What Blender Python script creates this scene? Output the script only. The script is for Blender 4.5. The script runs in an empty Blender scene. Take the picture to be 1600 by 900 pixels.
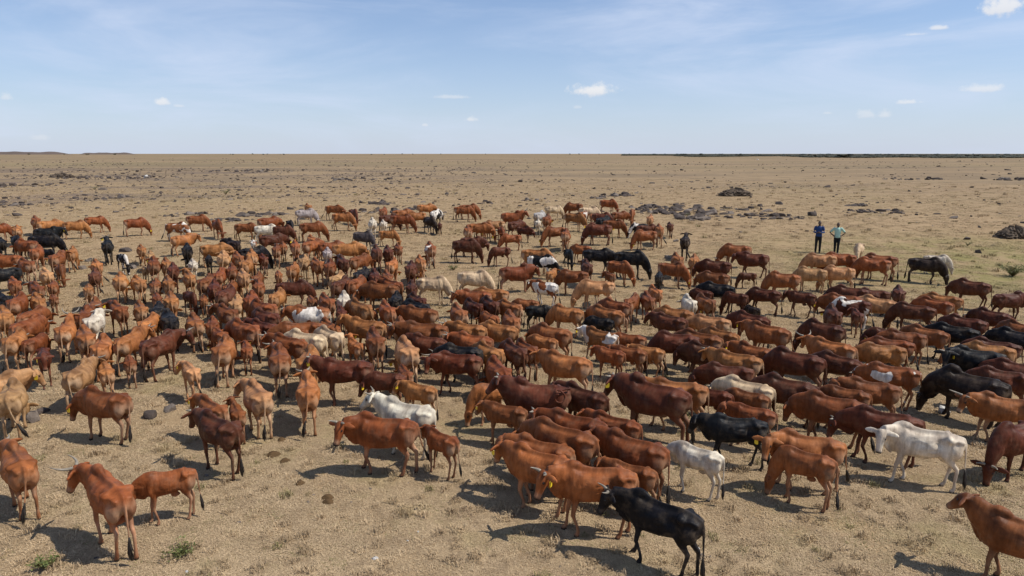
import bpy, bmesh, math, random
import numpy as np
from mathutils import Vector, Matrix, Quaternion

SC = bpy.context.scene
R = math.radians

# ------------------------------------------------------------------ camera (a drone about six metres up)
CAM_H = 6.3
PITCH = math.atan(210 / 1066.7)
cam = bpy.data.cameras.new('camera')
cam_ob = bpy.data.objects.new('camera', cam)
SC.collection.objects.link(cam_ob)
SC.camera = cam_ob
cam.lens = 24.0
cam.sensor_width = 36.0
cam.clip_end = 60000
cam_ob.location = (0, 0, CAM_H)
cam_ob.rotation_euler = (math.pi / 2 - PITCH, 0, 0)

# ------------------------------------------------------------------ sun, sky, exposure
SUN_EL, SUN_AZ = 54.0, 97.0          # elevation; azimuth clockwise from +Y
SUN_DIR = Vector((math.sin(R(SUN_AZ)) * math.cos(R(SUN_EL)), math.cos(R(SUN_AZ)) * math.cos(R(SUN_EL)), math.sin(R(SUN_EL))))
sl = bpy.data.lights.new('sun', 'SUN')
sl.energy = 5.0
sl.angle = R(0.53)
sl.color = (1.0, 0.95, 0.87)
sun = bpy.data.objects.new('sun', sl)
SC.collection.objects.link(sun)
sun.rotation_euler = SUN_DIR.to_track_quat('Z', 'Y').to_euler()
sun.location = SUN_DIR * 100

SC.view_settings.view_transform = 'Standard'
SC.view_settings.look = 'None'
SC.view_settings.gamma = 1.0
SC.view_settings.exposure = 0.0
SC.view_settings.use_curve_mapping = False
SC.render.engine = 'CYCLES'
SC.cycles.use_denoising = True
SC.cycles.max_bounces = 6
SC.cycles.diffuse_bounces = 3

world = bpy.data.worlds.new('World')
SC.world = world
world.use_nodes = True


def build_sky():
    nt = world.node_tree
    bg = nt.nodes['Background']
    bg.inputs[1].default_value = SKY_STRENGTH
    sky = nt.nodes.new('ShaderNodeTexSky')
    sky.sky_type = 'NISHITA'
    sky.sun_disc = False
    sky.sun_elevation = R(SUN_EL)
    sky.sun_rotation = R(SUN_AZ)
    sky.altitude = 800
    sky.air_density = 1.0
    sky.dust_density = SKY_DUST
    sky.ozone_density = 3.0
    tc = nt.nodes.new('ShaderNodeTexCoord')
    d = tc.outputs['Generated']
    sp = nt.nodes.new('ShaderNodeSeparateXYZ')
    nt.links.new(d, sp.inputs[0])
    az = math_(nt, 'ARCTAN2', sp.outputs[0], sp.outputs[1])
    el = math_(nt, 'ARCSINE', sp.outputs[2])
    ae = nt.nodes.new('ShaderNodeCombineXYZ')
    nt.links.new(az, ae.inputs[0])
    nt.links.new(el, ae.inputs[1])
    # high thin cirrus: long soft streaks over the whole dome
    mp = nt.nodes.new('ShaderNodeMapping')
    mp.inputs['Rotation'].default_value = (0, 0, R(14))
    mp.inputs['Scale'].default_value = (2.6, 11.0, 1.0)
    mp.inputs['Location'].default_value = (1.35, .35, 0)
    nt.links.new(ae.outputs[0], mp.inputs[0])
    n1 = noise(nt, mp.outputs[0], 1.0, 6, .58, .5)
    cir = ramp(nt, n1.outputs[0], .38, .74, 0, .85)
    mp2 = nt.nodes.new('ShaderNodeMapping')
    mp2.inputs['Rotation'].default_value = (0, 0, R(9))
    mp2.inputs['Scale'].default_value = (1.2, 5.0, 1.0)
    nt.links.new(ae.outputs[0], mp2.inputs[0])
    n0 = noise(nt, mp2.outputs[0], 1.3, 3, .5)
    cir = math_(nt, 'MULTIPLY', cir, ramp(nt, n0.outputs[0], .30, .58))
    blue = mixc(nt, 1.0, sky.outputs[0], SKY_TINT, 'MULTIPLY')
    # thin haze that pales the sky towards the horizon all round
    hz = math_(nt, 'POWER', 2.718, math_(nt, 'MULTIPLY', math_(nt, 'MAXIMUM', el, 0.0), -1 / R(8.0)))
    col = mixc(nt, math_(nt, 'MULTIPLY', hz, .88), blue, HAZE)
    col = mixc(nt, cir, col, CLOUD)
    # small fair-weather cumulus: azimuth, elevation, half width, half height (degrees), opacity
    nz = noise(nt, ae.outputs[0], 130, 5, .62)
    nzb = noise(nt, ae.outputs[0], 34, 2, .5)
    for (a0, e0, hw, hh, op) in CUMULI:
        dx = math_(nt, 'MULTIPLY', math_(nt, 'SUBTRACT', az, R(a0)), 1 / R(hw))
        dy = math_(nt, 'MULTIPLY', math_(nt, 'SUBTRACT', el, R(e0)), 1 / R(hh))
        # flat base: the lower half is squeezed
        dyl = math_(nt, 'MULTIPLY', math_(nt, 'MINIMUM', dy, 0.0), 1.9)
        dyu = math_(nt, 'MAXIMUM', dy, 0.0)
        rr = math_(nt, 'SQRT', math_(nt, 'ADD', math_(nt, 'MULTIPLY', dx, dx), math_(nt, 'ADD', math_(nt, 'MULTIPLY', dyl, dyl), math_(nt, 'MULTIPLY', dyu, dyu))))
        v = math_(nt, 'ADD', rr, math_(nt, 'ADD', math_(nt, 'MULTIPLY', math_(nt, 'SUBTRACT', nz.outputs[0], .5), 1.25), math_(nt, 'MULTIPLY', math_(nt, 'SUBTRACT', nzb.outputs[0], .5), 1.3)))
        m = ramp(nt, v, 1.0, .25, 0, op)
        shade = ramp(nt, dy, -.75, .25)
        cc = mixc(nt, shade, CLOUD_BASE, CLOUD_TOP)
        col = mixc(nt, m, col, cc)
    nt.links.new(col, bg.inputs[0])
SKY_STRENGTH = 0.095
SKY_TINT = (1.10, 1.22, 1.36)
SKY_DUST = 0.4
HAZE = (6.1, 6.75, 8.3)
CLOUD = (7.0, 7.9, 9.8)
CLOUD_TOP = (9.6, 9.5, 9.5)
CLOUD_BASE = (7.8, 7.9, 8.4)
CUMULI = [
    (6.60, 4.89, 2.24, 0.83, 0.82),
    (34.31, 9.28, 1.61, 1.14, 0.81),
    (33.52, 4.23, 1.58, 0.43, 0.51),
    (29.27, 3.55, 1.04, 0.28, 0.51),
    (27.95, 2.71, 0.74, 0.52, 0.38),
    (26.80, 2.74, 0.70, 0.52, 0.30),
    (30.59, 8.37, 0.70, 0.27, 0.64),
    (29.29, 8.07, 1.01, 0.17, 0.38),
    (-26.35, 3.61, 0.59, 0.41, 0.64),
    (-25.27, 3.41, 0.49, 0.18, 0.30),
    (-3.44, 2.71, 0.84, 0.39, 0.51),
    (-4.92, 4.45, 1.90, 0.26, 0.34),
    (-7.08, 2.24, 0.30, 0.19, 0.34),
    (-35.59, 3.60, 0.48, 0.37, 0.34),
    (-34.06, 1.02, 0.70, 0.38, 0.21),
    (5.29, 3.66, 0.48, 0.26, 0.26),
    (24.15, 2.94, 0.55, 0.18, 0.26),
]
# ------------------------------------------------------------------ materials
MAT = {}


def mat(name):
    m = bpy.data.materials.new(name)
    m.use_nodes = True
    nt = m.node_tree
    b = nt.nodes['Principled BSDF']
    return m, nt, b


def nd(nt, typ, **kw):
    n = nt.nodes.new(typ)
    for k, v in kw.items():
        setattr(n, k, v)
    return n


def lk(nt, a, b):
    nt.links.new(a, b)


def mixc(nt, fac, a, b, blend='MIX'):
    """colour mix: sockets or constants"""
    n = nt.nodes.new('ShaderNodeMix')
    n.data_type = 'RGBA'
    n.blend_type = blend
    for sock, v in ((n.inputs[0], fac), (n.inputs[6], a), (n.inputs[7], b)):
        if hasattr(v, 'is_linked'):
            nt.links.new(v, sock)
        elif isinstance(v, (int, float)):
            sock.default_value = v
        else:
            sock.default_value = (*v, 1) if len(v) == 3 else v
    return n.outputs[2]


def ramp(nt, src, a, b, lo=0.0, hi=1.0):
    n = nt.nodes.new('ShaderNodeMapRange')
    n.interpolation_type = 'SMOOTHSTEP'
    n.inputs[1].default_value = a
    n.inputs[2].default_value = b
    n.inputs[3].default_value = lo
    n.inputs[4].default_value = hi
    nt.links.new(src, n.inputs[0])
    return n.outputs[0]


def math_(nt, op, a, b=0.0):
    n = nt.nodes.new('ShaderNodeMath')
    n.operation = op
    for i, v in enumerate((a, b)):
        if hasattr(v, 'is_linked'):
            nt.links.new(v, n.inputs[i])
        else:
            n.inputs[i].default_value = v
    return n.outputs[0]


def noise(nt, vec, scale, detail=4.0, rough=.55, dist=0.0):
    n = nt.nodes.new('ShaderNodeTexNoise')
    n.inputs['Scale'].default_value = scale
    n.inputs['Detail'].default_value = detail
    n.inputs['Roughness'].default_value = rough
    n.inputs['Distortion'].default_value = dist
    if vec is not None:
        nt.links.new(vec, n.inputs['Vector'])
    return n


def mk_coat():
    m, nt, b = mat('coat')
    oi = nd(nt, 'ShaderNodeObjectInfo')
    tc = nd(nt, 'ShaderNodeTexCoord')
    at = nd(nt, 'ShaderNodeAttribute', attribute_name='marks')
    sep = nd(nt, 'ShaderNodeSeparateColor')
    lk(nt, at.outputs['Color'], sep.inputs[0])
    off = nd(nt, 'ShaderNodeVectorMath', operation='ADD')
    sc = nd(nt, 'ShaderNodeVectorMath', operation='SCALE')
    cmb = nd(nt, 'ShaderNodeCombineXYZ')
    for i, k in enumerate((37.0, 61.0, 23.0)):
        lk(nt, math_(nt, 'MULTIPLY', oi.outputs['Random'], k), cmb.inputs[i])
    lk(nt, tc.outputs['Object'], off.inputs[0])
    lk(nt, cmb.outputs[0], off.inputs[1])
    v = off.outputs[0]
    base = oi.outputs['Color']
    # darker and lighter clouds in the hide
    n1 = noise(nt, v, 2.6, 3)
    c = mixc(nt, ramp(nt, n1.outputs[0], .36, .66, 0, .66), base, mixc(nt, 1.0, base, (.45, .40, .40), 'MULTIPLY'))
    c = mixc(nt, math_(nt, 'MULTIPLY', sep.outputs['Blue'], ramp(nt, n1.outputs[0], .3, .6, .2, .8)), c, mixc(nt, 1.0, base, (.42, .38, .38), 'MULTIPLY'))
    sb = nd(nt, 'ShaderNodeSeparateColor')
    lk(nt, base, sb.inputs[0])
    palec = mixc(nt, ramp(nt, sb.outputs[0], .05, .36, .05, .84), mixc(nt, 1.0, base, (1.25, 1.3, 1.4), 'MULTIPLY'), (.56, .42, .28))
    pf = math_(nt, 'MULTIPLY', math_(nt, 'MULTIPLY', sep.outputs['Green'], ramp(nt, n1.outputs[0], .28, .7, 1.0, .35)), ramp(nt, oi.outputs['Random'], 0, 1, .35, 1.15))
    c = mixc(nt, pf, c, palec)
    # pied beasts: alpha of the object colour says how much white
    n2 = noise(nt, v, 1.7, 2.5, .5, .6)
    edge = noise(nt, v, 30, 2)
    pv = math_(nt, 'ADD', n2.outputs[0], math_(nt, 'MULTIPLY', math_(nt, 'SUBTRACT', edge.outputs[0], .5), .03))
    thr = math_(nt, 'SUBTRACT', pv, math_(nt, 'MULTIPLY', oi.outputs['Alpha'], 1.0))
    pm = ramp(nt, thr, -.008, .008)
    c = mixc(nt, pm, c, (.66, .60, .52))
    # short hair grain
    st = nd(nt, 'ShaderNodeMapping')
    st.inputs['Scale'].default_value = (18, 60, 14)
    lk(nt, v, st.inputs[0])
    n3 = noise(nt, st.outputs[0], 2.0, 3)
    c = mixc(nt, ramp(nt, n3.outputs[0], .3, .75, 0, .30), c, mixc(nt, 1.0, c, (.55, .52, .50), 'MULTIPLY'))
    # long tonal streaks down the flanks, and dust
    st3 = nd(nt, 'ShaderNodeMapping')
    st3.inputs['Scale'].default_value = (11, 3.0, 2.4)
    lk(nt, v, st3.inputs[0])
    n5 = noise(nt, st3.outputs[0], 1.0, 5, .6, .3)
    c = mixc(nt, ramp(nt, n5.outputs[0], .45, .66, 0, .58), c, mixc(nt, 1.0, c, (.50, .47, .45), 'MULTIPLY'))
    c = mixc(nt, ramp(nt, n5.outputs[0], .45, .30, 0, .42), c, mixc(nt, 1.0, c, (1.5, 1.45, 1.4), 'MULTIPLY'))
    du = noise(nt, v, 5, 5, .65)
    c = mixc(nt, math_(nt, 'MULTIPLY', ramp(nt, du.outputs[0], .45, .72), math_(nt, 'ADD', math_(nt, 'MULTIPLY', sep.outputs['Green'], .35), .13)), c, (.30, .215, .135))
    c = mixc(nt, sep.outputs['Red'], c, (.022, .018, .017))
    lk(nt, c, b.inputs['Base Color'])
    b.inputs['Roughness'].default_value = .52
    b.inputs['Specular IOR Level'].default_value = .13
    bp = nd(nt, 'ShaderNodeBump')
    bp.inputs['Strength'].default_value = .5
    bp.inputs['Distance'].default_value = .014
    st2 = nd(nt, 'ShaderNodeMapping')
    st2.inputs['Scale'].default_value = (13, 6, 3.5)
    lk(nt, v, st2.inputs[0])
    n4 = noise(nt, st2.outputs[0], 1.0, 4, .5, .4)
    lk(nt, math_(nt, 'ADD', n4.outputs[0], math_(nt, 'MULTIPLY', n3.outputs[0], .35)), bp.inputs['Height'])
    lk(nt, bp.outputs[0], b.inputs['Normal'])
    return m


def simple(name, col, rough=.6, spec=.4, var=.3, scale=20):
    m, nt, b = mat(name)
    tc = nd(nt, 'ShaderNodeTexCoord')
    n = noise(nt, tc.outputs['Object'], scale, 4)
    c = mixc(nt, ramp(nt, n.outputs[0], .3, .75, 0, var), col, tuple(x * .45 for x in col))
    lk(nt, c, b.inputs['Base Color'])
    b.inputs['Roughness'].default_value = rough
    b.inputs['Specular IOR Level'].default_value = spec
    return m


MAT['coat'] = mk_coat()
MAT['horn'] = simple('horn', (.27, .23, .175), .5, .4, .8, 14)
MAT['switch'] = simple('tail_hair', (.022, .016, .012), .7, .3)
MAT['tag'] = simple('ear_tag_plastic', (.80, .56, .03), .4, .5, .12)
MAT['eye'] = simple('eye', (.008, .006, .005), .12, .6, .0)
# ------------------------------------------------------------------ cattle: mesh builder
def tube(bm, pts, rads, n=12, side=(0, 1, 0), ex=2.0):
    """closed loft of ellipses along pts; rads = (half width along side, half height)"""
    side = Vector(side)
    rings = []
    m = len(pts)
    P = [Vector(p) for p in pts]
    for i in range(m):
        t = (P[min(i + 1, m - 1)] - P[max(i - 1, 0)]).normalized()
        s = (side - t * side.dot(t)).normalized()
        u = t.cross(s)
        a, b = rads[i] if isinstance(rads[i], tuple) else (rads[i], rads[i])
        ring = []
        for k in range(n):
            th = 2 * math.pi * k / n
            c, q = math.cos(th), math.sin(th)
            c = math.copysign(abs(c) ** (2 / ex), c)
            q = math.copysign(abs(q) ** (2 / ex), q)
            ring.append(bm.verts.new(P[i] + s * (a * c) + u * (b * q)))
        rings.append(ring)
    for i in range(m - 1):
        for k in range(n):
            bm.faces.new((rings[i][k], rings[i][(k + 1) % n], rings[i + 1][(k + 1) % n], rings[i + 1][k]))
    bm.faces.new(rings[0][::-1])
    bm.faces.new(rings[-1])


def blob(bm, c, r, rot=0.0):
    mat = Matrix.Translation(c) @ Matrix.Rotation(rot, 4, 'Y') @ Matrix.Diagonal((r[0], r[1], r[2], 1))
    bmesh.ops.create_icosphere(bm, subdivisions=2, radius=1.0, matrix=mat)


def fuse(bm, voxel, smooth_it, tris, name):
    """one continuous skin over the overlapping shapes of bm"""
    bmesh.ops.recalc_face_normals(bm, faces=bm.faces)
    me = bpy.data.meshes.new(name + '_raw')
    bm.to_mesh(me)
    bm.free()
    ob = bpy.data.objects.new(name + '_raw', me)
    SC.collection.objects.link(ob)
    md = ob.modifiers.new('r', 'REMESH')
    md.mode = 'VOXEL'
    md.voxel_size = voxel
    md.use_smooth_shade = True
    ms = ob.modifiers.new('s', 'SMOOTH')
    ms.iterations = smooth_it
    ms.factor = 0.5
    if tris:
        dg = bpy.context.evaluated_depsgraph_get()
        dg.update()
        cnt = len(ob.evaluated_get(dg).data.polygons) * 2
        if cnt > tris:
            mdc = ob.modifiers.new('d', 'DECIMATE')
            mdc.ratio = tris / cnt
    dg = bpy.context.evaluated_depsgraph_get()
    dg.update()
    out = bpy.data.meshes.new_from_object(ob.evaluated_get(dg))
    out.name = name
    bpy.data.objects.remove(ob)
    bpy.data.meshes.remove(me)
    out.polygons.foreach_set('use_smooth', [True] * len(out.polygons))
    return out


KIND = {  # leg length, trunk girth, trunk length, head size, hump, dewlap, neck girth, leg girth
    'cow':  dict(leg=1.00, gir=1.00, lon=0.93, head=1.02, hump=1.35, dew=1.0, neck=1.00, lg=1.00),
    'thin': dict(leg=1.03, gir=0.88, lon=0.94, head=1.02, hump=1.05, dew=0.8, neck=0.88, lg=0.92),
    'bull': dict(leg=1.00, gir=1.10, lon=1.00, head=1.07, hump=2.2, dew=1.5, neck=1.35, lg=1.12),
    'calf': dict(leg=1.14, gir=0.82, lon=0.87, head=1.12, hump=0.15, dew=0.3, neck=0.85, lg=0.95),
}
VAR = {}


def build_variant(key, kind, pose, yaw, gait, tail, seed):
    rnd = random.Random(seed)
    K = KIND[kind]
    L, G, LG = K['lon'], K['gir'], K['lg']
    zb = 0.30 * (K['leg'] - 1.0) * 2.2            # trunk lift for long legged calves
    bm = bmesh.new()
    # trunk: x, top z, bottom z, half width, height of the widest line (0 bottom .. 1 top)
    TR = [(-.755, 1.04, .91, .06), (-.72, 1.095, .84, .125), (-.63, 1.145, .755, .18), (-.50, 1.175, .70, .222), (-.34, 1.165, .64, .235),
          (-.15, 1.145, .582, .278), (.05, 1.135, .555, .292), (.24, 1.145, .545, .268), (.40, 1.185, .55, .215), (.53, 1.18, .58, .172),
          (.63, 1.12, .645, .13), (.69, 1.02, .73, .07)]
    pts, rad = [], []
    for x, zt, zl, w in TR:
        zl2 = zt - (zt - zl) * (0.4 + 0.6 * G)
        pts.append((x * L, 0, (zt + zl2) / 2 + zb))
        rad.append((w * G, (zt - zl2) / 2))
    tube(bm, pts, rad, 20, ex=2.15)
    # spine ridge, hips, pins, shoulder blades, thighs
    tube(bm, [(-.70 * L, 0, 1.11 + zb), (-.4 * L, 0, 1.165 + zb), (0, 0, 1.135 + zb), (.36 * L, 0, 1.18 + zb)], [.028, .036, .036, .05], 8)
    for s in (-1, 1):
        tube(bm, [(-.42 * L, 0, 1.145 + zb), (-.44 * L, s * .13, 1.125 + zb), (-.46 * L, s * .205 * (.5 + .5 * G), 1.085 + zb), (-.48 * L, s * .20 * G, 1.02 + zb)], [.04, .045, .042, .03], 8, side=(1, 0, 0))
        tube(bm, [(-.47 * L, s * .19, 1.05 + zb), (-.60 * L, s * .135, 1.06 + zb), (-.735 * L, s * .085, 1.03 + zb)], [.05, .06, .045], 8)
        blob(bm, (.42 * L, s * .125 * G, .96 + zb), (.115, .085, .22), -.30)
        blob(bm, (.38 * L, s * .135 * G, .74 + zb), (.10, .07, .13), .2)
        blob(bm, (-.54 * L, s * .125 * G, .88 + zb), (.185, .105, .23), .15)
        blob(bm, (-.40 * L, s * .150 * G, .75 + zb), (.085, .065, .13), .45)
    h = K['hump']
    hx = .42 * L
    tube(bm, [(hx + .22, 0, 1.10 + zb), (hx + .12, 0, 1.155 + zb + .01 * h), (hx, 0, 1.19 + zb + .03 * h), (hx - .10, 0, 1.185 + zb + .022 * h), (hx - .24, 0, 1.13 + zb)],
         [.05, .07 + .012 * h, .055 + .03 * h, .05 + .025 * h, .03], 10)
    if kind in ('cow', 'thin'):
        blob(bm, (-.42 * L, 0, .64 + zb), (.12, .085, .09))
    else:
        blob(bm, (-.18 * L, 0, .58 + zb), (.12, .035, .07))
    # legs
    for i, s in enumerate((-1, 1)):
        dx = gait[i]
        z0 = .86 + zb

        def sw(x, y, z):
            f = max(0, (z0 - z) / z0)
            return (x * L + dx * f, s * y * (0.5 + 0.5 * G), z)
        k = 0.05 if dx < -.08 else 0.0        # flexed knee on the trailing fore leg
        tube(bm, [sw(.44, .10, .95 + zb), sw(.405, .125, .80 + zb), sw(.375, .13, .68 + zb), sw(.385, .128, .58 + zb * .9), sw(.41 + k, .12, .38 + zb * .5), sw(.405 + k * .7, .12, .335 + zb * .5),
                  sw(.40, .118, .20), sw(.395, .118, .105), sw(.43, .118, .045), sw(.435, .118, 0)],
             [(.07 * LG, .12 * LG), (.07 * LG, .115 * LG), (.06 * LG, .085 * LG), (.048 * LG, .06 * LG), (.042 * LG, .044 * LG), (.034 * LG, .037 * LG), (.028 * LG, .031 * LG), (.035 * LG, .037 * LG), (.042, .047), (.045, .056)], 10)
        dx = gait[2 + i]
        tube(bm, [sw(-.48, .10, .99 + zb), sw(-.47, .125, .86 + zb), sw(-.45, .13, .74 + zb), sw(-.475, .125, .645 + zb), sw(-.545, .115, .555 + zb * .9), sw(-.61, .11, .485 + zb * .7), sw(-.61, .118, .43 + zb * .6),
                  sw(-.575, .118, .24), sw(-.565, .118, .105), sw(-.525, .118, .045), sw(-.52, .118, 0)],
             [(.085 * LG, .20 * LG), (.09 * LG, .185 * LG), (.078 * LG, .145 * LG), (.06 * LG, .10 * LG), (.046 * LG, .066 * LG), (.037 * LG, .054 * LG), (.033 * LG, .042 * LG), (.029 * LG, .034 * LG), (.036 * LG, .039 * LG), (.043, .047), (.045, .056)], 10)
    # neck and head
    H = K['head']
    nb = Vector((.50 * L, 0, .97 + zb))
    if pose == 'graze':
        pol, mz = (.96, .45 + zb * .6), (-82, )
    elif pose == 'low':
        pol, mz = (.99, .84 + zb), (-70, )
    elif pose == 'level':
        pol, mz = (.95, 1.12 + zb), (-60, )
    else:
        pol, mz = (.90, 1.27 + zb), (-42, )
    if kind == 'calf':
        pol = (pol[0] * .93 - .02, pol[1])
    d = Vector((pol[0] * L - nb.x, 0, pol[1] - nb.z))
    yr = math.radians(yaw)
    d = Matrix.Rotation(yr * .62, 3, 'Z') @ d
    poll = nb + d
    pr = math.radians(mz[0] + rnd.uniform(-6, 6))
    yt = yr * 1.15
    f = Vector((math.cos(pr) * math.cos(yt), math.cos(pr) * math.sin(yt), math.sin(pr)))
    if pose == 'graze':
        f = Vector((.20 * math.cos(yt), .20 * math.sin(yt), -.98)).normalized()
    s_ = Vector((-math.sin(yt), math.cos(yt), 0))
    u = f.cross(s_).normalized()
    s_ = u.cross(f).normalized()
    N = K['neck']
    mid1 = nb + d * .35 + Vector((d.x * .10, 0, .01))
    mid2 = nb + d * .70 + Vector((d.x * .05, 0, .02))
    tube(bm, [nb - Vector((.10, 0, 0)), nb, mid1, mid2, poll - f * .02 - u * .02], [(.175 * N, .28), (.17 * N, .27), (.138 * N, .235 * (.6 + .4 * N)), (.108 * N, .185 * (.6 + .4 * N)), (.082, .118)], 14)
    hl = .43 * H

    def hp(t, up=0.0, sd=0.0):
        return poll + f * (hl * t) + u * up + s_ * sd
    tube(bm, [hp(-.09, -.005), hp(.02, 0), hp(.2, -.012), hp(.36, -.022), hp(.58, -.032), hp(.8, -.038), hp(.93, -.042), hp(1.0, -.045)],
         [(.062 * H, .065 * H), (.090 * H, .092 * H), (.106 * H, .115 * H), (.096 * H, .112 * H), (.070 * H, .086 * H), (.060 * H, .066 * H), (.067 * H, .063 * H), (.048 * H, .045 * H)], 12, side=s_)
    blob(bm, hp(.30, -.09), (.075, .05, .05))
    earpts = []
    for sg in (-1, 1):
        e0 = hp(.03, .015, sg * .07 * H)
        dr = (s_ * sg * .96 - u * .12 - f * .12 - Vector((0, 0, .18))).normalized()
        e = [e0, e0 + dr * .07, e0 + dr * .15, e0 + dr * .215, e0 + dr * .26]
        tube(bm, e, [(.03, .026), (.058, .026), (.064, .024), (.044, .022), (.014, .014)], 8, side=f)
        earpts.append(e0 + dr * .13)
    # dewlap: a thin curtain of skin from the throat down to the brisket
    D = K['dew']
    th = hp(.28, -.10)
    a0 = Vector((.58 * L, 0, .60 + zb))
    ps, rs = [], []
    for t, ax, ed in ((0, poll, 0), (.25, mid2, .03), (.5, mid1, .075), (.75, nb, .08), (1.0, nb - Vector((.12, 0, 0)), .02)):
        e = th.lerp(a0, t) + Vector((0, 0, -1 if pose != 'graze' else -.6)) * (ed * D) + Vector((.03 * D * t, 0, 0))
        ps.append((e + ax) / 2)
        rs.append((e, ax))
    for i in range(4):
        q = [rs[i][0], rs[i][1], rs[i + 1][1], rs[i + 1][0]]
        for sub in range(5):
            w = sub / 5
            lo_, hi_ = q[0].lerp(q[3], w), q[1].lerp(q[2], w)
            tube(bm, [lo_, lo_.lerp(hi_, .5), hi_], [(.030, .030), (.034, .034), (.04, .04)], 6, side=(0, 1, 0))
    # tail
    t0 = Vector((-.66 * L, 0, 1.12 + zb))
    blob(bm, (-.715 * L, 0, 1.05 + zb), (.06, .05, .09))
    tp = [t0, t0 + Vector((-.075, 0, -.03)), t0 + Vector((-.112, tail * .04, -.14)), t0 + Vector((-.120, tail * .12, -.32)), t0 + Vector((-.125 - abs(tail) * .05, tail * .24, -.50)), t0 + Vector((-.13 - abs(tail) * .12, tail * .40, -.68 + abs(tail) * .12))]
    if tail > 50:                                  # tail curled up on the near side of the rump
        tp = [t0, t0 + Vector((-.07, .02, .03)), t0 + Vector((-.09, .12, .05))]
        for k in range(12):
            a = 1.2 + k * .62
            rr = .15 - .006 * k
            tp.append(Vector((-.52 * L + rr * math.cos(a) * 1.0, .30 + .006 * k, 1.03 + zb + rr * math.sin(a))))
        tube(bm, tp, [.034, .032] + [.030] * (len(tp) - 2), 8, side=(.1, .9, .2))
    else:
      tube(bm, tp, [.034, .034, .027, .023, .020, .017], 8)
    vs = {'cow': .0185, 'thin': .0185, 'bull': .0185, 'calf': .019}[kind]
    me = fuse(bm, vs, 3, TRIS, 'cattle_' + key)
    # ---------------- relief and coat marks
    n = len(me.vertices)
    co = np.empty(n * 3, 'f')
    me.vertices.foreach_get('co', co)
    co = co.reshape(-1, 3)
    nr = np.empty(n * 3, 'f')
    me.vertices.foreach_get('normal', nr)
    nr = nr.reshape(-1, 3)
    x, y, z = co[:, 0] / L, co[:, 1], co[:, 2] - zb

    def band(v, a, b, w):
        return np.clip((v - a) / w + .5, 0, 1) * np.clip((b - v) / w + .5, 0, 1)
    ph = rnd.uniform(0, 6)
    ne = len(me.edges)
    ed = np.empty(ne * 2, 'i')
    me.edges.foreach_get('vertices', ed)
    ed = ed.reshape(-1, 2)
    deg = np.bincount(ed.ravel(), minlength=n).astype('f')[:, None]
    hd0 = np.linalg.norm(co - np.array(poll + f * .2), axis=1)
    wt = (np.clip((co[:, 2] - zb - .50) / .12, 0, 1) * np.clip((x + .80) / .06, 0, 1) * np.clip((hd0 - .32) / .1, 0, 1))[:, None] * .6
    for _ in range(3):
        acc = np.zeros_like(co)
        for k3 in range(3):
            acc[:, k3] = np.bincount(ed[:, 0], co[ed[:, 1], k3], n) + np.bincount(ed[:, 1], co[ed[:, 0], k3], n)
        co = co + wt * (acc / deg - co)
    x, y, z = co[:, 0] / L, co[:, 1], co[:, 2] - zb
    rib = band(x, -.26, .27, .14) * band(z, .66, 1.06, .12) * np.clip((np.abs(nr[:, 1]) - .35) / .3, 0, 1)
    amp = {'cow': .0075, 'thin': .013, 'bull': .005, 'calf': .008}[kind]
    rd = rib * amp * np.sin(2 * np.pi * (x + .30 * (z - .85)) / .088 + ph)
    side_ = np.clip(np.abs(nr[:, 1]) * 1.6 - .4, 0, 1)
    ay = np.abs(y) / (.5 + .5 * G)
    bony = {'cow': 1.0, 'thin': 1.45, 'bull': .7, 'calf': .75}[kind]

    def spot(x0, z0, sx, sz, tilt=0.0):
        return np.exp(-(((x - x0 - tilt * (z - z0)) / sx) ** 2 + ((z - z0) / sz) ** 2))
    flank = spot(-.29, .99, .095, .11, .35) * np.clip(np.abs(nr[:, 1]) * 1.5 - .2, 0, 1)
    rd -= flank * .046 * bony
    rd += .030 * bony * np.exp(-(((x + .455) / .055) ** 2 + ((z - 1.09) / .05) ** 2 + ((ay - .19) / .07) ** 2))
    rd -= .020 * bony * spot(-.60, 1.03, .07, .07) * side_
    rd += .016 * spot(-.55, .84, .10, .11, .2) * side_
    rd += .018 * spot(-.375, .745, .06, .08) * side_
    top = np.clip(nr[:, 2] * 1.6 - .5, 0, 1) * band(x, -.42, .28, .1)
    rd += top * bony * (.010 * np.exp(-(ay / .03) ** 2) - .011 * np.exp(-((ay - .085) / .04) ** 2))
    rd -= side_ * .022 * spot(.225, .86, .05, .20, -.25)
    rd += side_ * .014 * spot(.40, .96, .035, .17, -.28)
    rd += side_ * .016 * spot(.47, .79, .06, .06)
    rd -= side_ * .014 * np.exp(-(((x + .345 - .40 * (z - .8)) / .03) ** 2)) * band(z, .68, .96, .1)
    fold = band(x, .50, .86, .1) * band(z, .62, 1.10, .15) * np.clip(np.abs(nr[:, 1]) * 1.6 - .4, 0, 1)
    rd += fold * .009 * np.sin(2 * np.pi * (x + .15 * z) / .062 + ph * 2)
    co += nr * rd[:, None]
    me.vertices.foreach_set('co', co.ravel())
    hd = co - np.array(poll)
    ht = hd @ np.array(f) / hl
    hr = np.linalg.norm(hd - np.outer(ht * hl, f), axis=1)
    onhead = (hr < .16) & (ht > -.2)
    dark = np.zeros(n)
    dark = np.maximum(dark, onhead * np.clip((ht - .88) / .08, 0, 1))
    dark = np.maximum(dark, np.clip((.062 - co[:, 2]) / .02, 0, 1) * (np.abs(y) > .05) * (~onhead))
    pale = np.zeros(n)
    pale = np.maximum(pale, onhead * np.clip((ht - .70) / .06, 0, 1) * .7)
    pale = np.maximum(pale, np.clip((.66 - z) / .15, 0, 1) * (~onhead) * .55 * band(x, -.9, .6, .1))
    pale = np.maximum(pale, band(x, -.85, -.56, .08) * band(z, .10, .98, .2) * .9)
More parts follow.
